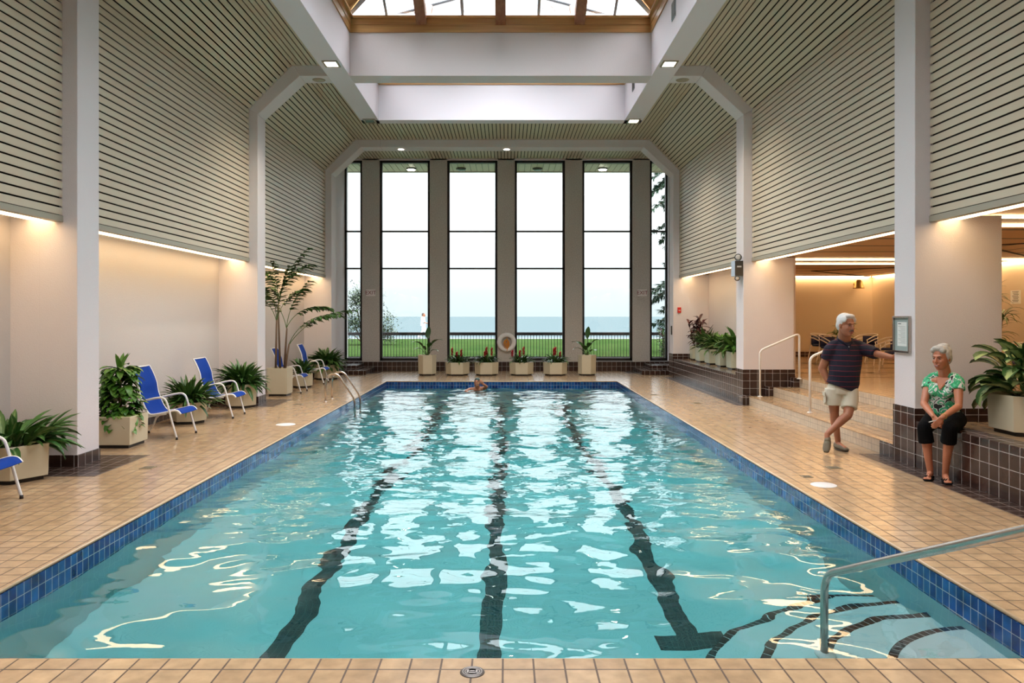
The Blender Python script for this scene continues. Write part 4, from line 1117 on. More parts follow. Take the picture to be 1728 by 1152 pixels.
# framed notice on the pillar
xf = XC + COLX
t = thing('framed_notice', 'silver framed notice on the pool side of the pillar above the tiled base', 'notice frame', (xf, 9.455, 1.575))
b = MB()
for (y0, y1, z0, z1) in ((-.20, .20, .20, .225), (-.20, .20, -.225, -.20), (-.20, -.175, -.2, .2), (.175, .20, -.2, .2)): b.box(-.035, 0, y0, y1, z0, z1)
b.build('frame', M['steel'], t, bevel=.003)
b = MB(); b.box(-.012, 0, -.175, .175, -.2, .2); b.build('mat_board', M['mat_board'], t)
b = MB(); b.box(-.014, -.011, -.11, .11, -.145, .15); b.build('notice_paper', M['paper'], t)
b = MB()
b.box(-.0155, -.0135, .02, .09, .125, .135)
for k in range(13): b.box(-.0155, -.0135, -.085, .085 - .03 * ((k * 7) % 3), .095 - k * .017, .0975 - k * .017)
b.build('printed_lines', M['ink'], t)
# paper notice in the lounge
p = at(1706.5, 501, 17.1)
t = thing('wall_notice', 'white paper notice with printed lines on the lounge side wall', 'notice', (LX, 17.1, p.z))
b = MB(); b.box(-.006, 0, -.17, .17, -.15, .15); b.build('sheet', M['paper'], t)
b = MB()
for k in range(8): b.box(-.008, -.005, -.11 + .02 * (k % 2), .11 - .02 * (k % 3), .115 - k * .032, .127 - k * .032)
b.build('printed_lines', M['ink'], t)
# emergency light
t = thing('emergency_light', 'grey emergency light unit with lamp heads high on the middle right pillar', 'emergency light', (xf, 15.97, 2.79))
b = MB(); b.box(-.175, 0, -.13, .13, -.17, .15, 0); b.build('battery_box', M['greybox'], t, bevel=.005)
b = MB(); b.box(-.17, -.005, -.136, -.129, -.165, .145); b.build('front_plate', M['darkbox'], t)
b = MB(); b.box(-.13, -.04, -.14, -.135, .01, .04); b.build('name_plate', M['white'], t)
for (dx, dz, s) in ((-.10, .215, 1), (-.12, -.215, .72)):
    b = MB(); b.lathe([(.001, .06), (.05 * s, .05), (.07 * s, .0), (.075 * s, -.03), (.07 * s, -.03), (.06 * s, -.02)], (dx, -.09, dz), 18, axis='y'); hd = b.build('lamp_head', M['black'], t)
    b = MB(); b.lathe([(.062 * s, -.026), (.03 * s, -.032), (.001, -.034)], (dx, -.09, dz), 18, axis='y'); b.build('lens', M['white'], hd)
    b = MB(); b.tube([(dx, -.06, dz), (dx, -.06, dz * .65)], .014, 8); b.build('bracket', M['black'], t)
p = at(1146, 523, 22.5)
t = thing('fire_alarm', 'small red fire alarm box on the pillar nearest the windows at right', 'fire alarm', (p.x, 22.5, p.z))
b = MB(); b.box(-.05, .05, -.045, 0, -.08, .08); b.build('body', M['redbox'], t, bevel=.006)
b = MB(); b.box(-.03, .03, -.05, -.044, -.02, .0); b.build('pull_bar', M['white'], t)
b = MB(); b.box(-.03, 0, -.04, .04, -.13, .13); b.build('wall_switch', M['darkbox'], bevel=.006, loc=(xf, 22.68, 1.38), label='small dark switch box low on the right pillar nearest the windows', category='switch')
p = at(1448, 481, 23.6)
t = thing('wall_lamp', 'brass bell-shaped lamp high on the lounge end wall', 'wall lamp', (p.x, 23.8, p.z))
Mx = Matrix.Rotation(R(-28), 3, 'X')
b = MB(); b.lathe([(.02, .17), (.07, .16), (.115, .10), (.13, .0), (.15, -.07), (.175, -.10), (.165, -.10), (.12, -.02)], (0, -.24, 0), 24); b.build('bell_shade', M['brass'], t)
b = MB(); b.tube([(0, 0, .05), (0, -.15, .16), (0, -.24, .16)], .015, 8); b.lathe([(.001, -.02), (.06, -.02), (.06, 0)], (0, 0, .05), 16, axis='y'); b.build('bracket', M['brass'], t)
b = MB(); b.ell((0, -.24, -.03), (.06, .06, .07)); b.build('bulb', M['lamp_off'], t)

# things let into the deck
def deck_disc(name, label, cat, px, py, r_, m, m2=None, group=None, tilt=0):
    D = H * F / (py - CY); t = thing(name, label, cat, ((px - CX) * D / F, D, 0), 0, group)
    b = MB(); b.lathe([(.001, .004), (r_ * .93, .005), (r_, .001), (r_, -.004)], (0, 0, 0), 32); b.build('plate', m, t)
    if m2:
        b = MB()
        for q in (.80, .62):
            b.lathe([(r_ * q, .0045), (r_ * q, .0065), (r_ * (q - .06), .0065), (r_ * (q - .06), .0045)], (0, 0, 0), 32)
        b.box(-r_ * .34, r_ * .34, -r_ * .30, -r_ * .16, .005, .007); b.box(-r_ * .42, -r_ * .28, -r_ * .3, r_ * .25, .005, .007); b.box(r_ * .28, r_ * .42, -r_ * .3, r_ * .25, .005, .007); b.box(-r_ * .2, r_ * .2, -.02 * r_, r_ * .12, .005, .007)
        b.build('embossed_mark', m2, t)
deck_disc('skimmer_lid', 'white round lid in the deck on the right of the pool near the standing man', 'skimmer lid', 1390, 818, .135, M['white'], group='white lids in the deck')
deck_disc('skimmer_lid', 'white round lid in the deck on the left of the pool near the ladder', 'skimmer lid', 482, 716, .16, M['white'], group='white lids in the deck')
deck_disc('deck_marker', 'round bronze marker with raised emblem in the near pool edge', 'deck marker', 797, 1134, .063, mat('worn bronze', (.11, .095, .085), .4, metal=.4), mat('worn pale metal', (.42, .38, .36), .4, metal=.3))
M['drain'] = mat('bronze drain', (.26, .21, .13), .5, metal=.2)
M['grille'] = mat('worn grille', (.12, .10, .07), .6)
def drain(label, px, py, w=.15):
    D = H * F / (py - CY); t = thing('floor_drain', label, 'floor drain', ((px - CX) * D / F, D, 0), 0, 'small square floor drains')
    b = MB(); b.box(-w / 2, w / 2, -w / 2, w / 2, .0005, .005); b.build('frame', M['drain'], t)
    b = MB()
    for k in range(5): b.box(-w * .4, w * .4, -w * .4 + k * w * .17, -w * .4 + k * w * .17 + w * .08, .005, .0065)
    b.build('grille', M['grille'], t)
drain('small square drain on the left deck beside the nearest column', 250, 789)
drain('small square drain on the left deck beside the second column', 504, 682, .17)
drain('small square drain on the right deck below the standing man', 1407, 789)
drain('small square drain at the right pool edge beside the white lid', 1361, 804, .11)
drain('small square drain on the right deck by the brown ledge foot', 1176, 680, .17)
drain('small square drain near the far right corner of the pool', 1103, 666, .17)

# ------------------------------------------------------------ trees outside, shrub standing in for a reflection
def leaf_card(b, p, s, r):
    az = r.uniform(0, 6.28); leaf(b, p, az, r.uniform(-.8, .8), s, s * .42, r.uniform(0, .6), 2, fold=.1)
t = thing('garden_tree', 'loose bushy grey-green tree on the lawn behind the left windows', 'tree', (-7.5, 40.0, .30))
r = random.Random(31); b = MB(); tr = MB()
blobs = []
for k in range(24):
    a = r.uniform(0, 6.28); h_ = r.uniform(.35, 2.75); w_ = (1.45 if h_ < 1.6 else 1.45 * (1 - (h_ - 1.6) / 1.6)) * r.uniform(.35, 1)
    c = Vector((math.cos(a) * w_, math.sin(a) * w_ * .7, h_)); blobs.append(c)
    tr.tube([(0, 0, .1), (c.x * .35, c.y * .35, h_ * .5), c], [.035, .02, .007], 5)
    for i in range(260):
        d = Vector((r.gauss(0, .26), r.gauss(0, .26), r.gauss(0, .24))); leaf_card(b, c + d, .15, r)
tr.build('trunk', M['bark'], t); b.build('crown', [M['leaf_tree']], t, fix=False)
t = thing('fir_tree', 'tall green conifer with drooping sprays outside the rightmost window', 'tree', (8.05, 32.0, .30))
r = random.Random(12); b = MB(); tr = MB()
tr.tube([(0, 0, 0), (.05, 0, 5), (0, 0, 10.5)], [.22, .15, .05], 8)
for k in range(84):
    z = 1.0 + 9.3 * k / 84; az = r.choice([PI + r.uniform(-.75, .75), r.uniform(0, 6.28)]); Lb = r.uniform(1.5, 2.6) * (1 if z < 7 else .85)
    if 3.9 < z < 4.6 or 5.6 < z < 6.3: Lb *= .6
    pts = [Vector((0, 0, z))]; a = .25; n = 8
    for i in range(n):
        q = pts[-1] + Vector((math.cos(az) * math.cos(a), math.sin(az) * math.cos(a), math.sin(a))) * (Lb / n); a -= .13; pts.append(q)
    tr.tube(pts, [.03 - .003 * i for i in range(n + 1)], 4)
    for i in range(2, n + 1):
        for q in range(34):
            leaf(b, pts[i] + Vector((r.uniform(-.08, .08), r.uniform(-.08, .08), 0)), az + r.uniform(-1.3, 1.3), r.uniform(-.9, .2), r.uniform(.16, .34), .05, .6, 2, shape='strap')
tr.build('trunk', M['bark'], t); b.build('needle_sprays', [M['leaf_fir']], t, fix=False)
t = thing('reflection_shrub', 'dark red-flowered shrub standing in for indoor plants reflected in the rightmost window', 'shrub', (5.35, 26.25, .28))  # shrub added outside in place of the indoor plants' reflection in the glass
b = MB(); stemmed(b, (0, 0, 0), 9, 1.05, 22, .18, .06, .25, r=random.Random(15)); b.build('foliage', [M['leaf_dark'], M['bark']], t, fix=False)
b = MB(); bush(b, (0, 0, .8), 40, .12, .05, .22, (.2, 1.4), (.2, 1), .25, r=random.Random(16)); b.build('red_flowers', [M['leaf_maroon']], t, fix=False)

# ------------------------------------------------------------ people
class Flesh:
    """overlapping tapered limbs and masses that are fused into one continuous skin"""
    def __init__(s): s.b = MB()
    def limb(s, pts, rad, ref=(0, 0, 1), n=14, round_ends=True):
        P = [Vector(p) for p in pts]; rr = [(a if isinstance(a, tuple) else (a, a)) for a in rad]
        if round_ends:
            t0 = (P[0] - P[1]).normalized(); t1 = (P[-1] - P[-2]).normalized(); a, c = rr[0], rr[-1]; m0, m1 = min(a), min(c)
            P = [P[0] + t0 * m0 * .9, P[0] + t0 * m0 * .6] + P + [P[-1] + t1 * m1 * .6, P[-1] + t1 * m1 * .9]
            rr = [(a[0] * .35, a[1] * .35), (a[0] * .8, a[1] * .8)] + rr + [(c[0] * .8, c[1] * .8), (c[0] * .35, c[1] * .35)]
        ref = Vector(ref); V = []; k = len(P); nrm = None
        for i in range(k):
            t = (P[min(i + 1, k - 1)] - P[max(i - 1, 0)]).normalized()
            base = ref if nrm is None else nrm
            nn = base - t * base.dot(t)
            if nn.length < 1e-3: nn = Vector((1, 0, 0)) - t * t.x
            nrm = nn.normalized(); bb = t.cross(nrm)
            for j in range(n):
                q = 2 * PI * j / n; V.append(P[i] + nrm * rr[i][0] * math.cos(q) + bb * rr[i][1] * math.sin(q))
        F_ = [(i * n + j, i * n + (j + 1) % n, (i + 1) * n + (j + 1) % n, (i + 1) * n + j) for i in range(k - 1) for j in range(n)]
        F_ += [tuple(range(n))[::-1], tuple(range((k - 1) * n, k * n))]
        s.b.add(V, F_, 0, True); return s
    def mass(s, c, r, M3=None): s.b.ell(c, r, 0, 18, 12, M3); return s
    def build(s, name, m, parent, voxel=.008, smooth=3, mats=None):
        o = s.b.build(name + '_raw', m)
        md = o.modifiers.new('fuse', 'REMESH'); md.mode = 'VOXEL'; md.voxel_size = voxel; md.use_smooth_shade = True
        if smooth: sm = o.modifiers.new('soft', 'SMOOTH'); sm.iterations = smooth; sm.factor = .5
        dg = bpy.context.evaluated_depsgraph_get(); me = bpy.data.meshes.new_from_object(o.evaluated_get(dg)); me.name = name
        bpy.data.objects.remove(o)
        q = bpy.data.objects.new(name, me); C.objects.link(q)
        q.parent = parent
        if parent: q.matrix_parent_inverse = Matrix.Translation(parent.location).inverted() if parent.type == 'EMPTY' else Matrix()
        return q

def frame(fwd, up=(0, 0, 1)):
    f = Vector(fwd).normalized(); u = Vector(up); l = u.cross(f).normalized(); u = f.cross(l)
    return Matrix((f, l, u)).transposed()      # columns: forward, left, up

def head_on(fl, c, fwd, up=(0, 0, 1), k=1.0, jaw=1.0):
    Mh = frame(fwd, up); c = Vector(c)
    def W(x, y, z): return c + Mh @ Vector((x * k, y * k, z * k))
    def E(p, r): fl.mass(W(*p), tuple(a * k for a in r), Mh)
    E((-.015, 0, .035), (.096, .076, .090)); E((.022, 0, -.035), (.070, .062 * jaw, .080)); E((.034, 0, -.075), (.052, .050 * jaw, .045))
    E((.066, 0, -.098), (.022, .024 * jaw, .020)); E((.076, 0, .028), (.016, .050, .013))
    for s in (-1, 1):
        E((.058, s * .033, -.028), (.030, .026, .026)); E((-.008, s * .078, -.008), (.020, .010, .032))
        E((.096, s * .011, -.030), (.011, .009, .008))
    fl.limb([W(.084, 0, .018), W(.100, 0, -.008), W(.106, 0, -.026)], [.009 * k, .012 * k, .014 * k], n=8)
    E((.088, 0, -.058), (.014, .027, .010)); E((.086, 0, -.076), (.014, .022, .010))
    return W, Mh
def face_bits(par, W, Mh, k=1.0, brow='grey_hair', smile=False):
    inv = Matrix.Translation(-par.location)
    def put(name, m, ells):
        b = MB()
        for (p, r) in ells: b.ell(inv @ W(*p), tuple(a * k for a in r), 0, 12, 8, Mh)
        return b.build(name, m, par)
    for s in (-1, 1):
        e = put('eye', M['eye_white'], [((.0805, s * .031, .006), (.0095, .0115, .0045))])
        b = MB(); b.ell(inv @ W(.0885, s * .030, .006), (.0045 * k, .0065 * k, .0055 * k), 0, 10, 6, Mh); b.build('iris', M['eye'], e)
        put('eyebrow', M[brow], [((.0885, s * .033, .030), (.0055, .015, .0035))])
    put('lips', M['lips'], [((.0985, 0, -.0615), (.006, .029, .0045)), ((.0975, 0, -.0735), (.006, .023, .005))])
    if smile: put('teeth', M['teeth'], [((.0985, 0, -.067), (.0055, .016, .004))])

def hand_on(fl, wrist, d, n, side=1, k=1.0, curl=(.25, .35, .25), spread=.06, thumb=.8):
    """wrist point, direction of the fingers, back-of-hand normal; side=+1 puts the thumb toward n x d"""
    d = Vector(d).normalized(); n = Vector(n); n = (n - d * n.dot(d)).normalized(); l = n.cross(d) * side; w = Vector(wrist)
    for i, y in enumerate((.027, .009, -.009, -.026)):
        kn = w + (d * (.088 - .004 * abs(i - 1)) + l * y) * k
        fl.limb([w + l * y * .6 * k, kn], [(.010 * k, .013 * k), (.011 * k, .012 * k)], ref=n, n=10)
        L = (.043, .048, .045, .035)[i]; p = kn; a = 0; dd = (d + l * (y / .027) * spread).normalized()
        pts = [p]; rad = [.0095 * k]
        for j, sg in enumerate((L, L * .62, L * .5)):
            a += curl[j]; p = p + (dd * math.cos(a) - n * math.sin(a)) * sg * k; pts.append(p); rad.append((.0088 - .0009 * j) * k)
        fl.limb(pts, rad, ref=n, n=8)
    t0 = w + (d * .022 + l * .022) * k; t1 = t0 + (d * .030 + l * .026 * thumb - n * .012) * k; t2 = t1 + (d * .030 + l * .010 * thumb - n * .008) * k; t3 = t2 + (d * .024 - n * .008) * k
    fl.limb([t0, t1, t2, t3], [.013 * k, .0115 * k, .0105 * k, .009 * k], n=8)

def q_(px, py, D): return at(px, py, D)

# --- the standing man
DM = 10.3
man = thing('person', 'white-haired man in a red-striped navy polo leaning one arm on the pillar', 'person', (4.46, DM, 0))
fl = Flesh()
hc = q_(1428, 549, 10.22); hf = (.33, -.94, -.08)
W, Mh = head_on(fl, hc, hf, (0.06, 0, 1), 1.17, 1.12)
nb = q_(1425, 574, 10.34)
fl.limb([W(-.02, 0, -.04), nb], [(.074, .072), (.088, .085)])
fl.limb([q_(1405, 584, 10.36), nb + Vector((0, .02, -.02)), q_(1450, 584, 10.34)], [.045, .06, .045])
chest, belly, pel = q_(1427, 607, 10.33), q_(1424, 634, 10.30), q_(1421, 658, 10.33)
fl.limb([nb + Vector((0, 0, -.02)), q_(1426, 594, 10.34), chest, belly, pel], [(.07, .10), (.11, .17), (.125, .185), (.125, .165), (.12, .17)], ref=(0, 1, 0))
# his right arm: elbow out, hand tucked in the pocket
sR, eR, wR = q_(1401, 590, 10.34), q_(1387.5, 622, 10.42), q_(1398, 645, 10.35)
fl.limb([sR, sR.lerp(eR, .5), eR], [.068, .058, .052]); fl.limb([eR, eR.lerp(wR, .4), wR], [.052, .048, .034])
hand_on(fl, wR, (.35, -.05, -1), (-1, -.2, 0), 1, 1, (.1, .2, .1))
# his left arm reaches back to the pillar
sL, eL, wL = q_(1455, 588, 10.32), q_(1480, 597, 10.06), q_(1505, 602.5, 9.83)
fl.limb([sL, sL.lerp(eL, .5), eL], [.062, .053, .045]); fl.limb([eL, eL.lerp(wL, .35), wL], [.046, .045, .032])
hand_on(fl, wL, (.85, -.45, .30), (0, .9, .1), 1, 1, (.12, .10, .05), .12)
# legs: one straight, the other crossed over in front, resting on its toe
def leg(h, kn, an, r=(.088, .058, .050)):
    h, kn, an = Vector(h), Vector(kn), Vector(an)
    fl.limb([h, h.lerp(kn, .5), kn], [r[0], r[0] * .85, r[1]])
    fl.limb([kn, kn.lerp(an, .30) + Vector((0, .016, 0)), kn.lerp(an, .65), an], [r[1], r[1] * 1.02, r[1] * .76, .037])
kB, aB = q_(1408, 698, 10.36), q_(1414, 744, 10.38)
leg(q_(1406, 660, 10.34), kB, aB)
kA, aA = q_(1431, 700, 10.14), q_(1396, 732, 10.16)
leg(q_(1436, 662, 10.30), kA, aA)
tB = Vector((aB.x + .02, aB.y - .17, .04)); tA = Vector((aA.x - .035, aA.y - .07, .05))
fl.limb([aB + Vector((0, .02, -.03)), tB], [.034, .03]); fl.limb([aA, tA], [.036, .03])
fl.build('body', M['skin_tan'], man, .0065, 3)
face_bits(man, W, Mh, 1.17, 'moustache')
h = Flesh()
for (p, r_) in (((-.030, 0, .058), (.098, .083, .084)), ((-.070, 0, .0), (.050, .072, .075)), ((.040, 0, .110), (.044, .062, .026)), ((-.02, .074, .03), (.035, .012, .045)), ((-.02, -.074, .03), (.035, .012, .045)), ((.02, .068, .070), (.05, .016, .035)), ((.02, -.068, .070), (.05, .016, .035))):
    h.mass(W(*p), tuple(a * 1.17 for a in r_), Mh)
h.build('hair', M['white_hair'], man, .007, 1)
h = Flesh()
for s in (-1, 1): h.limb([W(.104, 0, -.048), W(.098, s * .016, -.050), W(.088, s * .031, -.060)], [.0085, .008, .005], n=8)
h.build('moustache', M['moustache'], man, .004, 1)
# polo shirt
def stripe_shirt():
    m = mat('navy polo with red stripes', (.004, .004, .017), .85); N = m.node_tree.nodes; L = m.node_tree.links; b = N['Principled BSDF']
    tc = N.new('ShaderNodeTexCoord'); sp_ = N.new('ShaderNodeSeparateXYZ'); n = N.new('ShaderNodeTexNoise'); n.inputs['Scale'].default_value = 4
    L.new(tc.outputs['Object'], sp_.inputs[0]); L.new(tc.outputs['Object'], n.inputs['Vector'])
    ma = N.new('ShaderNodeMath'); ma.operation = 'MULTIPLY_ADD'; ma.inputs[1].default_value = .03; L.new(n.outputs[0], ma.inputs[0]); L.new(sp_.outputs[2], ma.inputs[2])
    pp_ = N.new('ShaderNodeMath'); pp_.operation = 'PINGPONG'; pp_.inputs[1].default_value = .034; L.new(ma.outputs[0], pp_.inputs[0])
    lt = N.new('ShaderNodeMath'); lt.operation = 'LESS_THAN'; lt.inputs[1].default_value = .0032; L.new(pp_.outputs[0], lt.inputs[0])
    mx = N.new('ShaderNodeMix'); mx.data_type = 'RGBA'; mx.inputs[6].default_value = (.004, .004, .017, 1); mx.inputs[7].default_value = (.16, .009, .022, 1)
    L.new(lt.outputs[0], mx.inputs[0]); L.new(mx.outputs[2], b.inputs['Base Color']); return m
h = Flesh()
hemc = q_(1420, 648, 10.31)
h.limb([q_(1425, 573.5, 10.36), q_(1425, 578, 10.36), q_(1426, 587, 10.35), q_(1427, 603, 10.33), q_(1425, 630, 10.29), q_(1424, 642, 10.30), q_(1419.5, 653, 10.31)], [(.080, .085), (.105, .135), (.135, .200), (.150, .220), (.155, .200), (.158, .205), (.158, .208)], ref=(0, 1, 0), round_ends=False, n=24)
h.limb([q_(1417, 579, 10.36), q_(1407, 584, 10.36), sR, sR.lerp(eR, .5)], [.07, .083, .086, .080], round_ends=False)
h.limb([q_(1434, 578, 10.36), q_(1445, 583, 10.35), sL, sL.lerp(eL, .55), sL.lerp(eL, .95)], [.07, .085, .088, .084, .078], round_ends=False)
shirt = h.build('polo_shirt', stripe_shirt(), man, .010, 2)
h = Flesh()
cn = nb + Vector((.0, .01, .0))
for s in (-1, 1):
    h.limb([cn + Vector((0, .075, .045)), cn + Vector((s * .070, .045, .035)), cn + Vector((s * .092, -.03, .005)), cn + Vector((s * .060, -.105, -.03)), cn + Vector((s * .022, -.128, -.062))], [(.026, .009), (.026, .009), (.026, .010), (.024, .010), (.012, .008)], ref=(0, 0, 1), n=12)
h.build('collar', mat('navy collar', (.006, .006, .022), .85), man, .006, 1)
h = Flesh(); h.limb([cn + Vector((0, -.118, -.055)), cn + Vector((0, -.136, -.10)), cn + Vector((0, -.146, -.16))], [(.008, .018), (.008, .018), (.006, .016)], ref=(0, 1, 0), n=10)
h.build('button_placket', mat('navy placket', (.006, .006, .022), .85), man, .005, 1)
b = MB(); inv = -man.location
b.ell(cn + Vector((0, -.147, -.082)) + inv, (.006, .004, .006)); b.build('shirt_button', M['white'], man)
# cargo shorts
h = Flesh()
h.limb([q_(1421, 648, 10.32), q_(1420, 664, 10.32)], [(.138, .185), (.145, .195)], ref=(0, 1, 0), round_ends=False, n=24)
h.limb([q_(1408, 656, 10.33), q_(1406.5, 670, 10.33), q_(1406, 683, 10.33)], [(.125, .12), (.12, .125), (.115, .122)], ref=(0, 1, 0), round_ends=False, n=20)
h.limb([q_(1433, 658, 10.30), q_(1434, 674, 10.24), q_(1433, 689, 10.19)], [(.125, .115), (.112, .108), (.100, .100)], ref=(0, 1, 0), round_ends=False, n=20)
sh = h.build('cargo_shorts', M['khaki'], man, .009, 2)
b = MB(); p_ = q_(1390.5, 664, 10.28) + inv; b.obox(p_, (.1, 1, 0), (-1, .1, 0), (0, 0, 1), .055, .006, .028); p_ = q_(1391.5, 671, 10.28) + inv; b.obox(p_, (.1, 1, 0), (-1, .1, 0), (0, 0, 1), .05, .004, .06); b.build('pocket', M['khaki_flap'], man, bevel=.005)
# shoes
def shoe(heel, toe, m1, m2, nm_='shoe', k=1.0, tip=0):
    heel, toe = Vector(heel), Vector(toe); d = (toe - heel); side = d.cross(Vector((0, 0, 1))).normalized(); up = side.cross(d).normalized()
    h = Flesh(); mid = heel.lerp(toe, .5)
    h.limb([heel + up * .035, mid + up * .036, heel.lerp(toe, .82) + up * .026, toe + up * .022], [(.040 * k, .038 * k), (.040 * k, .046 * k), (.030 * k, .050 * k), (.020 * k, .036 * k)], ref=up, n=16)
    h.limb([heel + up * .06, heel.lerp(toe, .25) + up * .065], [(.030, .036), (.026, .034)], ref=up)
    o = h.build(nm_, m1, man, .006, 2)
    h = Flesh(); h.limb([heel - up * .002, mid - up * .002, toe + up * .001], [(.009, .038 * k), (.009, .048 * k), (.008, .034 * k)], ref=up, n=16); s_ = h.build('sole', m2, man, .004, 1)
    s_.parent = o; s_.matrix_parent_inverse = man.matrix_world.inverted() if 0 else Matrix.Identity(4)
    return o
shoe((aB.x - .005, aB.y + .045, .012), (aB.x + .03, aB.y - .20, .012), M['suede'], M['sole'])
shoe((aA.x + .02, aA.y + .02, .155), (aA.x - .055, aA.y - .10, .022), M['suede'], M['sole'])

# --- the seated woman
wom = thing('person', 'smiling silver-haired woman in a green floral top sitting on the tiled ledge', 'person', (5.0, 8.75, UP))
fl = Flesh()
hc = q_(1588.5, 604, 8.55); hf = (-.86, -.50, -.10)
W2, Mw = head_on(fl, hc, hf, (-.05, 0, 1), 1.07, 1.0)
nb2 = q_(1595, 634, 8.62)
fl.limb([W2(-.02, 0, -.05), nb2], [(.056, .055), (.072, .070)])
fl.limb([q_(1574, 642, 8.72), nb2 + Vector((0, 0, -.02)), q_(1612, 645, 8.50)], [.033, .05, .033])
rt = Vector((.62, -.78, 0))     # line of her shoulders
fwd = Vector((-.74, -.67, 0))
ch = q_(1593, 656, 8.64); ws_ = q_(1591, 690, 8.68); pv = Vector((4.985, 8.74, UP + .145))
fl.limb([nb2 + Vector((0, 0, -.015)), q_(1594, 641, 8.62), ch, ws_, pv], [(.05, .07), (.085, .14), (.105, .155), (.105, .135), (.12, .17)], ref=fwd)
sF, eF, wF = q_(1568, 643, 8.78), q_(1559, 681, 8.66), q_(1575, 702, 8.36)
sN, eN, wN = q_(1617, 644, 8.45), q_(1618, 685, 8.34), q_(1590, 704, 8.20)
for (a_, e_2, w_) in ((sF, eF, wF), (sN, eN, wN)):
    fl.limb([a_, a_.lerp(e_2, .5), e_2], [.052, .046, .037]); fl.limb([e_2, e_2.lerp(w_, .35), w_], [.039, .037, .025])
hand_on(fl, wF, (.15, -.75, -.65), (-.85, -.3, .3), -1, .92, (.45, .5, .3), .03)
hand_on(fl, wN, (-.55, .15, -.75), (-.2, -.95, .1), 1, .92, (.35, .5, .3), .03)
hF, kF, aF = Vector((4.93, 8.86, UP + .10)), q_(1560, 722, 8.50), q_(1569.5, 793, 8.52)
hN, kN, aN = Vector((5.04, 8.62, UP + .10)), q_(1603, 722, 8.22), q_(1595.5, 794, 8.36)
for (a_, k_, n_) in ((hF, kF, aF), (hN, kN, aN)):
    fl.limb([a_, a_.lerp(k_, .5), k_], [.085, .078, .058]); fl.limb([k_, k_.lerp(n_, .3) + Vector((.012, .012, 0)), k_.lerp(n_, .65), n_], [.055, .056, .043, .033])
toes = []
for (n_, d_) in ((aF, Vector((-.62, -.78, 0))), (aN, Vector((-.35, -.93, 0)))):
    d_ = d_.normalized(); hl = Vector((n_.x, n_.y, .045)) - d_ * .045; t_ = Vector((n_.x, n_.y, .034)) + d_ * .13
    fl.limb([n_, Vector((n_.x, n_.y, .055)), t_], [.034, (.034, .036), (.018, .040)], n=12)
    fl.limb([n_, hl], [.032, .028]); sd = d_.cross(Vector((0, 0, 1)))
    for q in range(5): fl.limb([t_ + sd * (.030 - .015 * q) * .95, t_ + sd * (.032 - .015 * q) + d_ * (.045 - .005 * abs(q - 1)) + Vector((0, 0, -.008))], [.010, .0085], n=8)
    toes.append((hl, t_, d_, sd))
fl.build('body', M['skin_red'], wom, .0062, 3)
face_bits(wom, W2, Mw, 1.07, 'brow', True)
h = Flesh()
for (p, r_) in (((-.030, 0, .060), (.096, .084, .080)), ((-.070, 0, .0), (.052, .072, .085)), ((.035, 0, .108), (.050, .066, .030)), ((-.012, .076, .028), (.042, .014, .055)), ((-.012, -.076, .028), (.042, .014, .055)), ((.045, .050, .085), (.035, .03, .03)), ((.045, -.050, .085), (.035, .03, .03)), ((-.05, 0, .12), (.06, .06, .03))):
    h.mass(W2(*p), tuple(a * 1.07 for a in r_), Mw)
h.build('hair', M['grey_hair'], wom, .007, 1)
def floral():
    m = mat('green white and black floral print', (.7, .7, .7), .8); N = m.node_tree.nodes; L = m.node_tree.links; b = N['Principled BSDF']
    tc = N.new('ShaderNodeTexCoord'); n = N.new('ShaderNodeTexNoise'); n.inputs['Scale'].default_value = 11; n.inputs['Detail'].default_value = 1.5; n.inputs['Distortion'].default_value = 1.6
    cr = N.new('ShaderNodeValToRGB'); cr.color_ramp.interpolation = 'CONSTANT'
    els = [(0, (.015, .02, .018)), (.36, (.62, .66, .62)), (.47, (.03, .36, .15)), (.58, (.10, .55, .28)), (.635, (.015, .02, .018)), (.665, (.68, .70, .68))]
    cr.color_ramp.elements[0].color = (*els[0][1], 1); cr.color_ramp.elements[1].position = els[1][0]; cr.color_ramp.elements[1].color = (*els[1][1], 1)
    for (p, c_) in els[2:]: e = cr.color_ramp.elements.new(p); e.color = (*c_, 1)
    L.new(tc.outputs['Object'], n.inputs['Vector']); L.new(n.outputs[0], cr.inputs[0]); L.new(cr.outputs[0], b.inputs['Base Color']); return m
h = Flesh()
h.limb([q_(1594, 645, 8.63), ch, ws_, pv + Vector((0, 0, -.02))], [(.095, .150), (.128, .170), (.122, .155), (.140, .190)], ref=fwd, round_ends=False, n=24)
h.limb([q_(1594, 648, 8.63) + Vector((.0, 0, 0)), sF.lerp(eF, .12)], [.08, .068]); h.limb([sF, sF.lerp(eF, .34)], [.066, .068], round_ends=False)
h.limb([q_(1594, 648, 8.63), sN.lerp(eN, .12)], [.08, .068]); h.limb([sN, sN.lerp(eN, .34)], [.066, .068], round_ends=False)
for s, sh_ in ((1, sN), (-1, sF)): h.limb([nb2 + rt * (s * .068) + Vector((0, 0, .0)), (nb2 + rt * (s * .068)).lerp(sh_, .5) + Vector((0, 0, .012)), sh_], [(.050, .055), (.058, .062), (.062, .066)])
for s in (-1, 1): h.mass(ch + fwd * .085 + rt * s * .07 + Vector((0, 0, -.03)), (.065, .065, .065))
h.build('floral_top', floral(), wom, .009, 2)
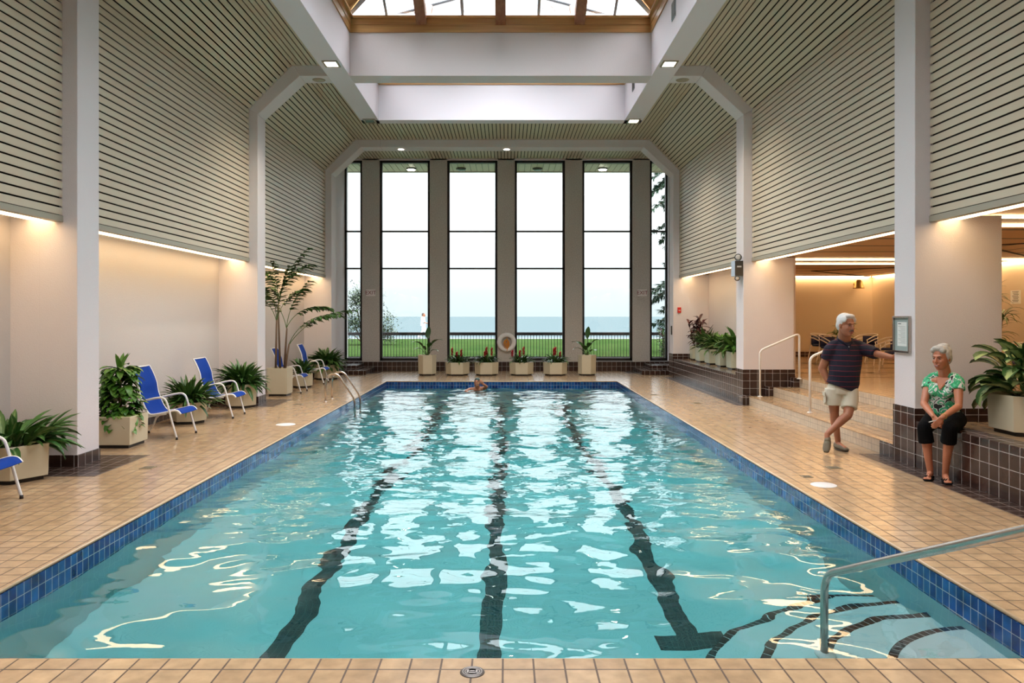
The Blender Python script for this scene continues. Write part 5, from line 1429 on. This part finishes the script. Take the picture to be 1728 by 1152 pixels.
# open V of the neckline shows as skin lying on the chest
h = Flesh(); v0 = nb2 + Vector((0, 0, -.03))
a1, a2, a3 = v0 + fwd * .065 + rt * .055 + Vector((0, 0, -.0)), v0 + fwd * .065 - rt * .055, ch + fwd * .134 + Vector((0, 0, .0))
for t_ in (0, .2, .4, .6, .8, 1): h.limb([a1.lerp(a2, t_), a3.lerp(a1.lerp(a2, t_), .04)], [.020, .008], n=8)
h.build('neckline_skin', M['skin_red'], wom, .005, 2)
b = MB(); inv = -wom.location
b.tube([v + inv for v in smooth_path([v0 + fwd * .02 + rt * .06 + Vector((0, 0, .02)), v0 + fwd * .085 + rt * .035 + Vector((0, 0, -.04)), v0 + fwd * .112 + Vector((0, 0, -.075)), v0 + fwd * .085 - rt * .035 + Vector((0, 0, -.04)), v0 + fwd * .02 - rt * .06 + Vector((0, 0, .02))], 5)], .0025, 6)
b.build('necklace', M['gold'], wom)
h = Flesh()
h.limb([pv + Vector((0, 0, -.0)), pv + Vector((0, 0, -.055))], [(.13, .185), (.145, .20)], ref=fwd, n=20)
for (a_, k_, n_) in ((hF, kF, aF), (hN, kN, aN)):
    h.limb([a_, a_.lerp(k_, .5), k_ + Vector((0, 0, .0))], [.100, .094, .076]); h.limb([k_, k_.lerp(n_, .18), k_.lerp(n_, .34)], [.075, .078, .080], round_ends=False)
h.build('black_capri_trousers', M['black_cloth'], wom, .009, 2)
for (hl, t_, d_, sd) in toes:
    h = Flesh(); h.limb([Vector((hl.x, hl.y, .014)) - d_ * .02, Vector((t_.x, t_.y, .012)), Vector((t_.x, t_.y, .012)) + d_ * .05], [(.014, .036), (.012, .045), (.010, .038)], ref=(0, 0, 1), n=14)
    for z_, o_ in ((.05, -.045), (.04, .0)):
        c_ = t_ + d_ * o_; h.limb([c_ + sd * .046 + Vector((0, 0, -.02)), c_ + Vector((0, 0, z_ - .022 + .012)), c_ - sd * .046 + Vector((0, 0, -.02))], [(.006, .016), (.006, .016), (.006, .016)], ref=(0, 0, 1), n=8)
    h.build('sandal', M['black_cloth'], wom, .005, 1)
b = MB(); w_ = eN.lerp(wN, .90); ax = (wN - eN).normalized(); u_ = ax.orthogonal().normalized(); v_ = ax.cross(u_)
b.tube([w_ + inv + (u_ * math.cos(a * PI / 8) + v_ * math.sin(a * PI / 8)) * .031 for a in range(17)], .003, 6); b.build('bracelet', M['gold'], wom)
b = MB(); p_ = q_(1573, 711, 8.20) + inv; b.tube([p_ + Vector((-.035, 0, -.006)), p_ + Vector((.04, .0, .012))], .005, 8); b.build('white_pen', M['white'], wom)

# --- swimmer at the far end
swm = thing('person', 'swimmer in a dark cap at the far end of the pool', 'person', (-.79, 20.8, WZ))
fl = Flesh(); s_ = 20.8 / F
hc = q_(805, 645.5, 20.8)
W3, M3_ = head_on(fl, hc, (-.25, -.95, .15), (0, 0, 1), 1.0)
fl.limb([W3(-.02, 0, -.05), q_(806, 655, 20.85)], [.055, .06])
fl.limb([q_(793, 657, 20.85), q_(806, 657, 20.9), q_(817, 655, 20.85)], [.055, .075, .055])
fl.limb([q_(806, 658, 20.9), q_(806, 672, 21.0)], [(.11, .17), (.10, .14)], ref=(0, 1, 0))
eS = q_(821, 652.5, 20.7); wS = q_(816.5, 648.5, 20.62)
fl.limb([q_(817, 655, 20.85), eS], [.05, .042]); fl.limb([eS, wS], [.042, .030]); hand_on(fl, wS, (-.6, -.2, .7), (0, -1, 0), 1, .95)
fl.limb([q_(793, 657, 20.85), q_(786, 660, 20.6)], [.05, .04]); fl.limb([q_(786, 660, 20.6), q_(790, 663, 20.4)], [.04, .03])
fl.build('body', M['skin_tan'], swm, .009, 2); face_bits(swm, W3, M3_, 1.0, 'brown_hair')
h = Flesh()
for (p, r_) in (((-.022, 0, .055), (.098, .083, .083)), ((-.05, 0, .0), (.06, .074, .06))): h.mass(W3(*p), r_, M3_)
h.build('swim_cap', M['cap'], swm, .009, 1)

# --- passer-by on the lakeside path
DW = 51.6
wk = thing('person', 'person in white clothes walking along the lakeside path outside', 'person', ((714 - CX) * DW / F, DW, .29))
fl = Flesh(); g = wk.location
def L_(x, y, z): return g + Vector((x, y, z))
W4, M4 = head_on(fl, L_(.04, 0, 1.58), (1, -.1, 0), (0, 0, 1), 1.05)
fl.limb([L_(.02, 0, 1.53), L_(0, 0, 1.42)], [.06, .065])
fl.limb([L_(0, 0, 1.40), L_(0, 0, 1.2), L_(0, 0, .95)], [(.10, .16), (.13, .17), (.13, .16)], ref=(1, 0, 0))
for (s, e1, w1) in ((-1, (.04, -.22, 1.10), (.30, -.20, 1.02)), (1, (-.10, .22, 1.10), (-.02, .2, .86))):
    fl.limb([L_(0, s * .18, 1.36), L_(*e1)], [.05, .042]); fl.limb([L_(*e1), L_(*w1)], [.042, .03]); hand_on(fl, L_(*w1), (.8, 0, -.4), (0, s, 0), 1, 1)
for (s, k1, a1) in ((-1, (.18, -.09, .50), (.30, -.09, .10)), (1, (-.02, .09, .50), (-.28, .09, .14))):
    fl.limb([L_(0, s * .09, .92), L_(*k1)], [.085, .055]); fl.limb([L_(*k1), L_(*a1)], [.055, .038]); fl.limb([L_(*a1), L_(a1[0] + .15, a1[1], a1[2] - .05)], [.038, .03])
fl.build('body', M['skin_tan'], wk, .011, 2); face_bits(wk, W4, M4, 1.05, 'brown_hair')
h = Flesh()
for (p, r_) in (((-.030, 0, .055), (.10, .085, .085)), ((-.075, 0, .0), (.055, .075, .08))): h.mass(W4(*p), r_, M4)
h.build('hair', M['brown_hair'], wk, .010, 1)
h = Flesh(); h.limb([L_(0, 0, 1.44), L_(0, 0, 1.2), L_(0, 0, .84)], [(.12, .17), (.16, .20), (.17, .20)], ref=(1, 0, 0), round_ends=False)
for (s, e1) in ((-1, (.04, -.22, 1.10)), (1, (-.10, .22, 1.10))): h.limb([L_(0, s * .17, 1.37), L_(*e1)], [.075, .07])
h.build('white_shirt', M['white_cloth'], wk, .012, 2)
h = Flesh()
for (s, k1, a1) in ((-1, (.18, -.09, .50), (.30, -.09, .10)), (1, (-.02, .09, .50), (-.28, .09, .14))): h.limb([L_(0, s * .08, .92), L_(*k1), L_(*a1)], [.115, .085, .075])
h.build('white_trousers', M['white_cloth'], wk, .012, 2)
for a1 in ((.30, -.09, .10), (-.28, .09, .14)):
    h = Flesh(); h.limb([L_(a1[0] - .05, a1[1], a1[2] - .045), L_(a1[0] + .18, a1[1], a1[2] - .06)], [(.04, .045), (.035, .045)]); h.build('shoe', M['white_cloth'], wk, .01, 1)
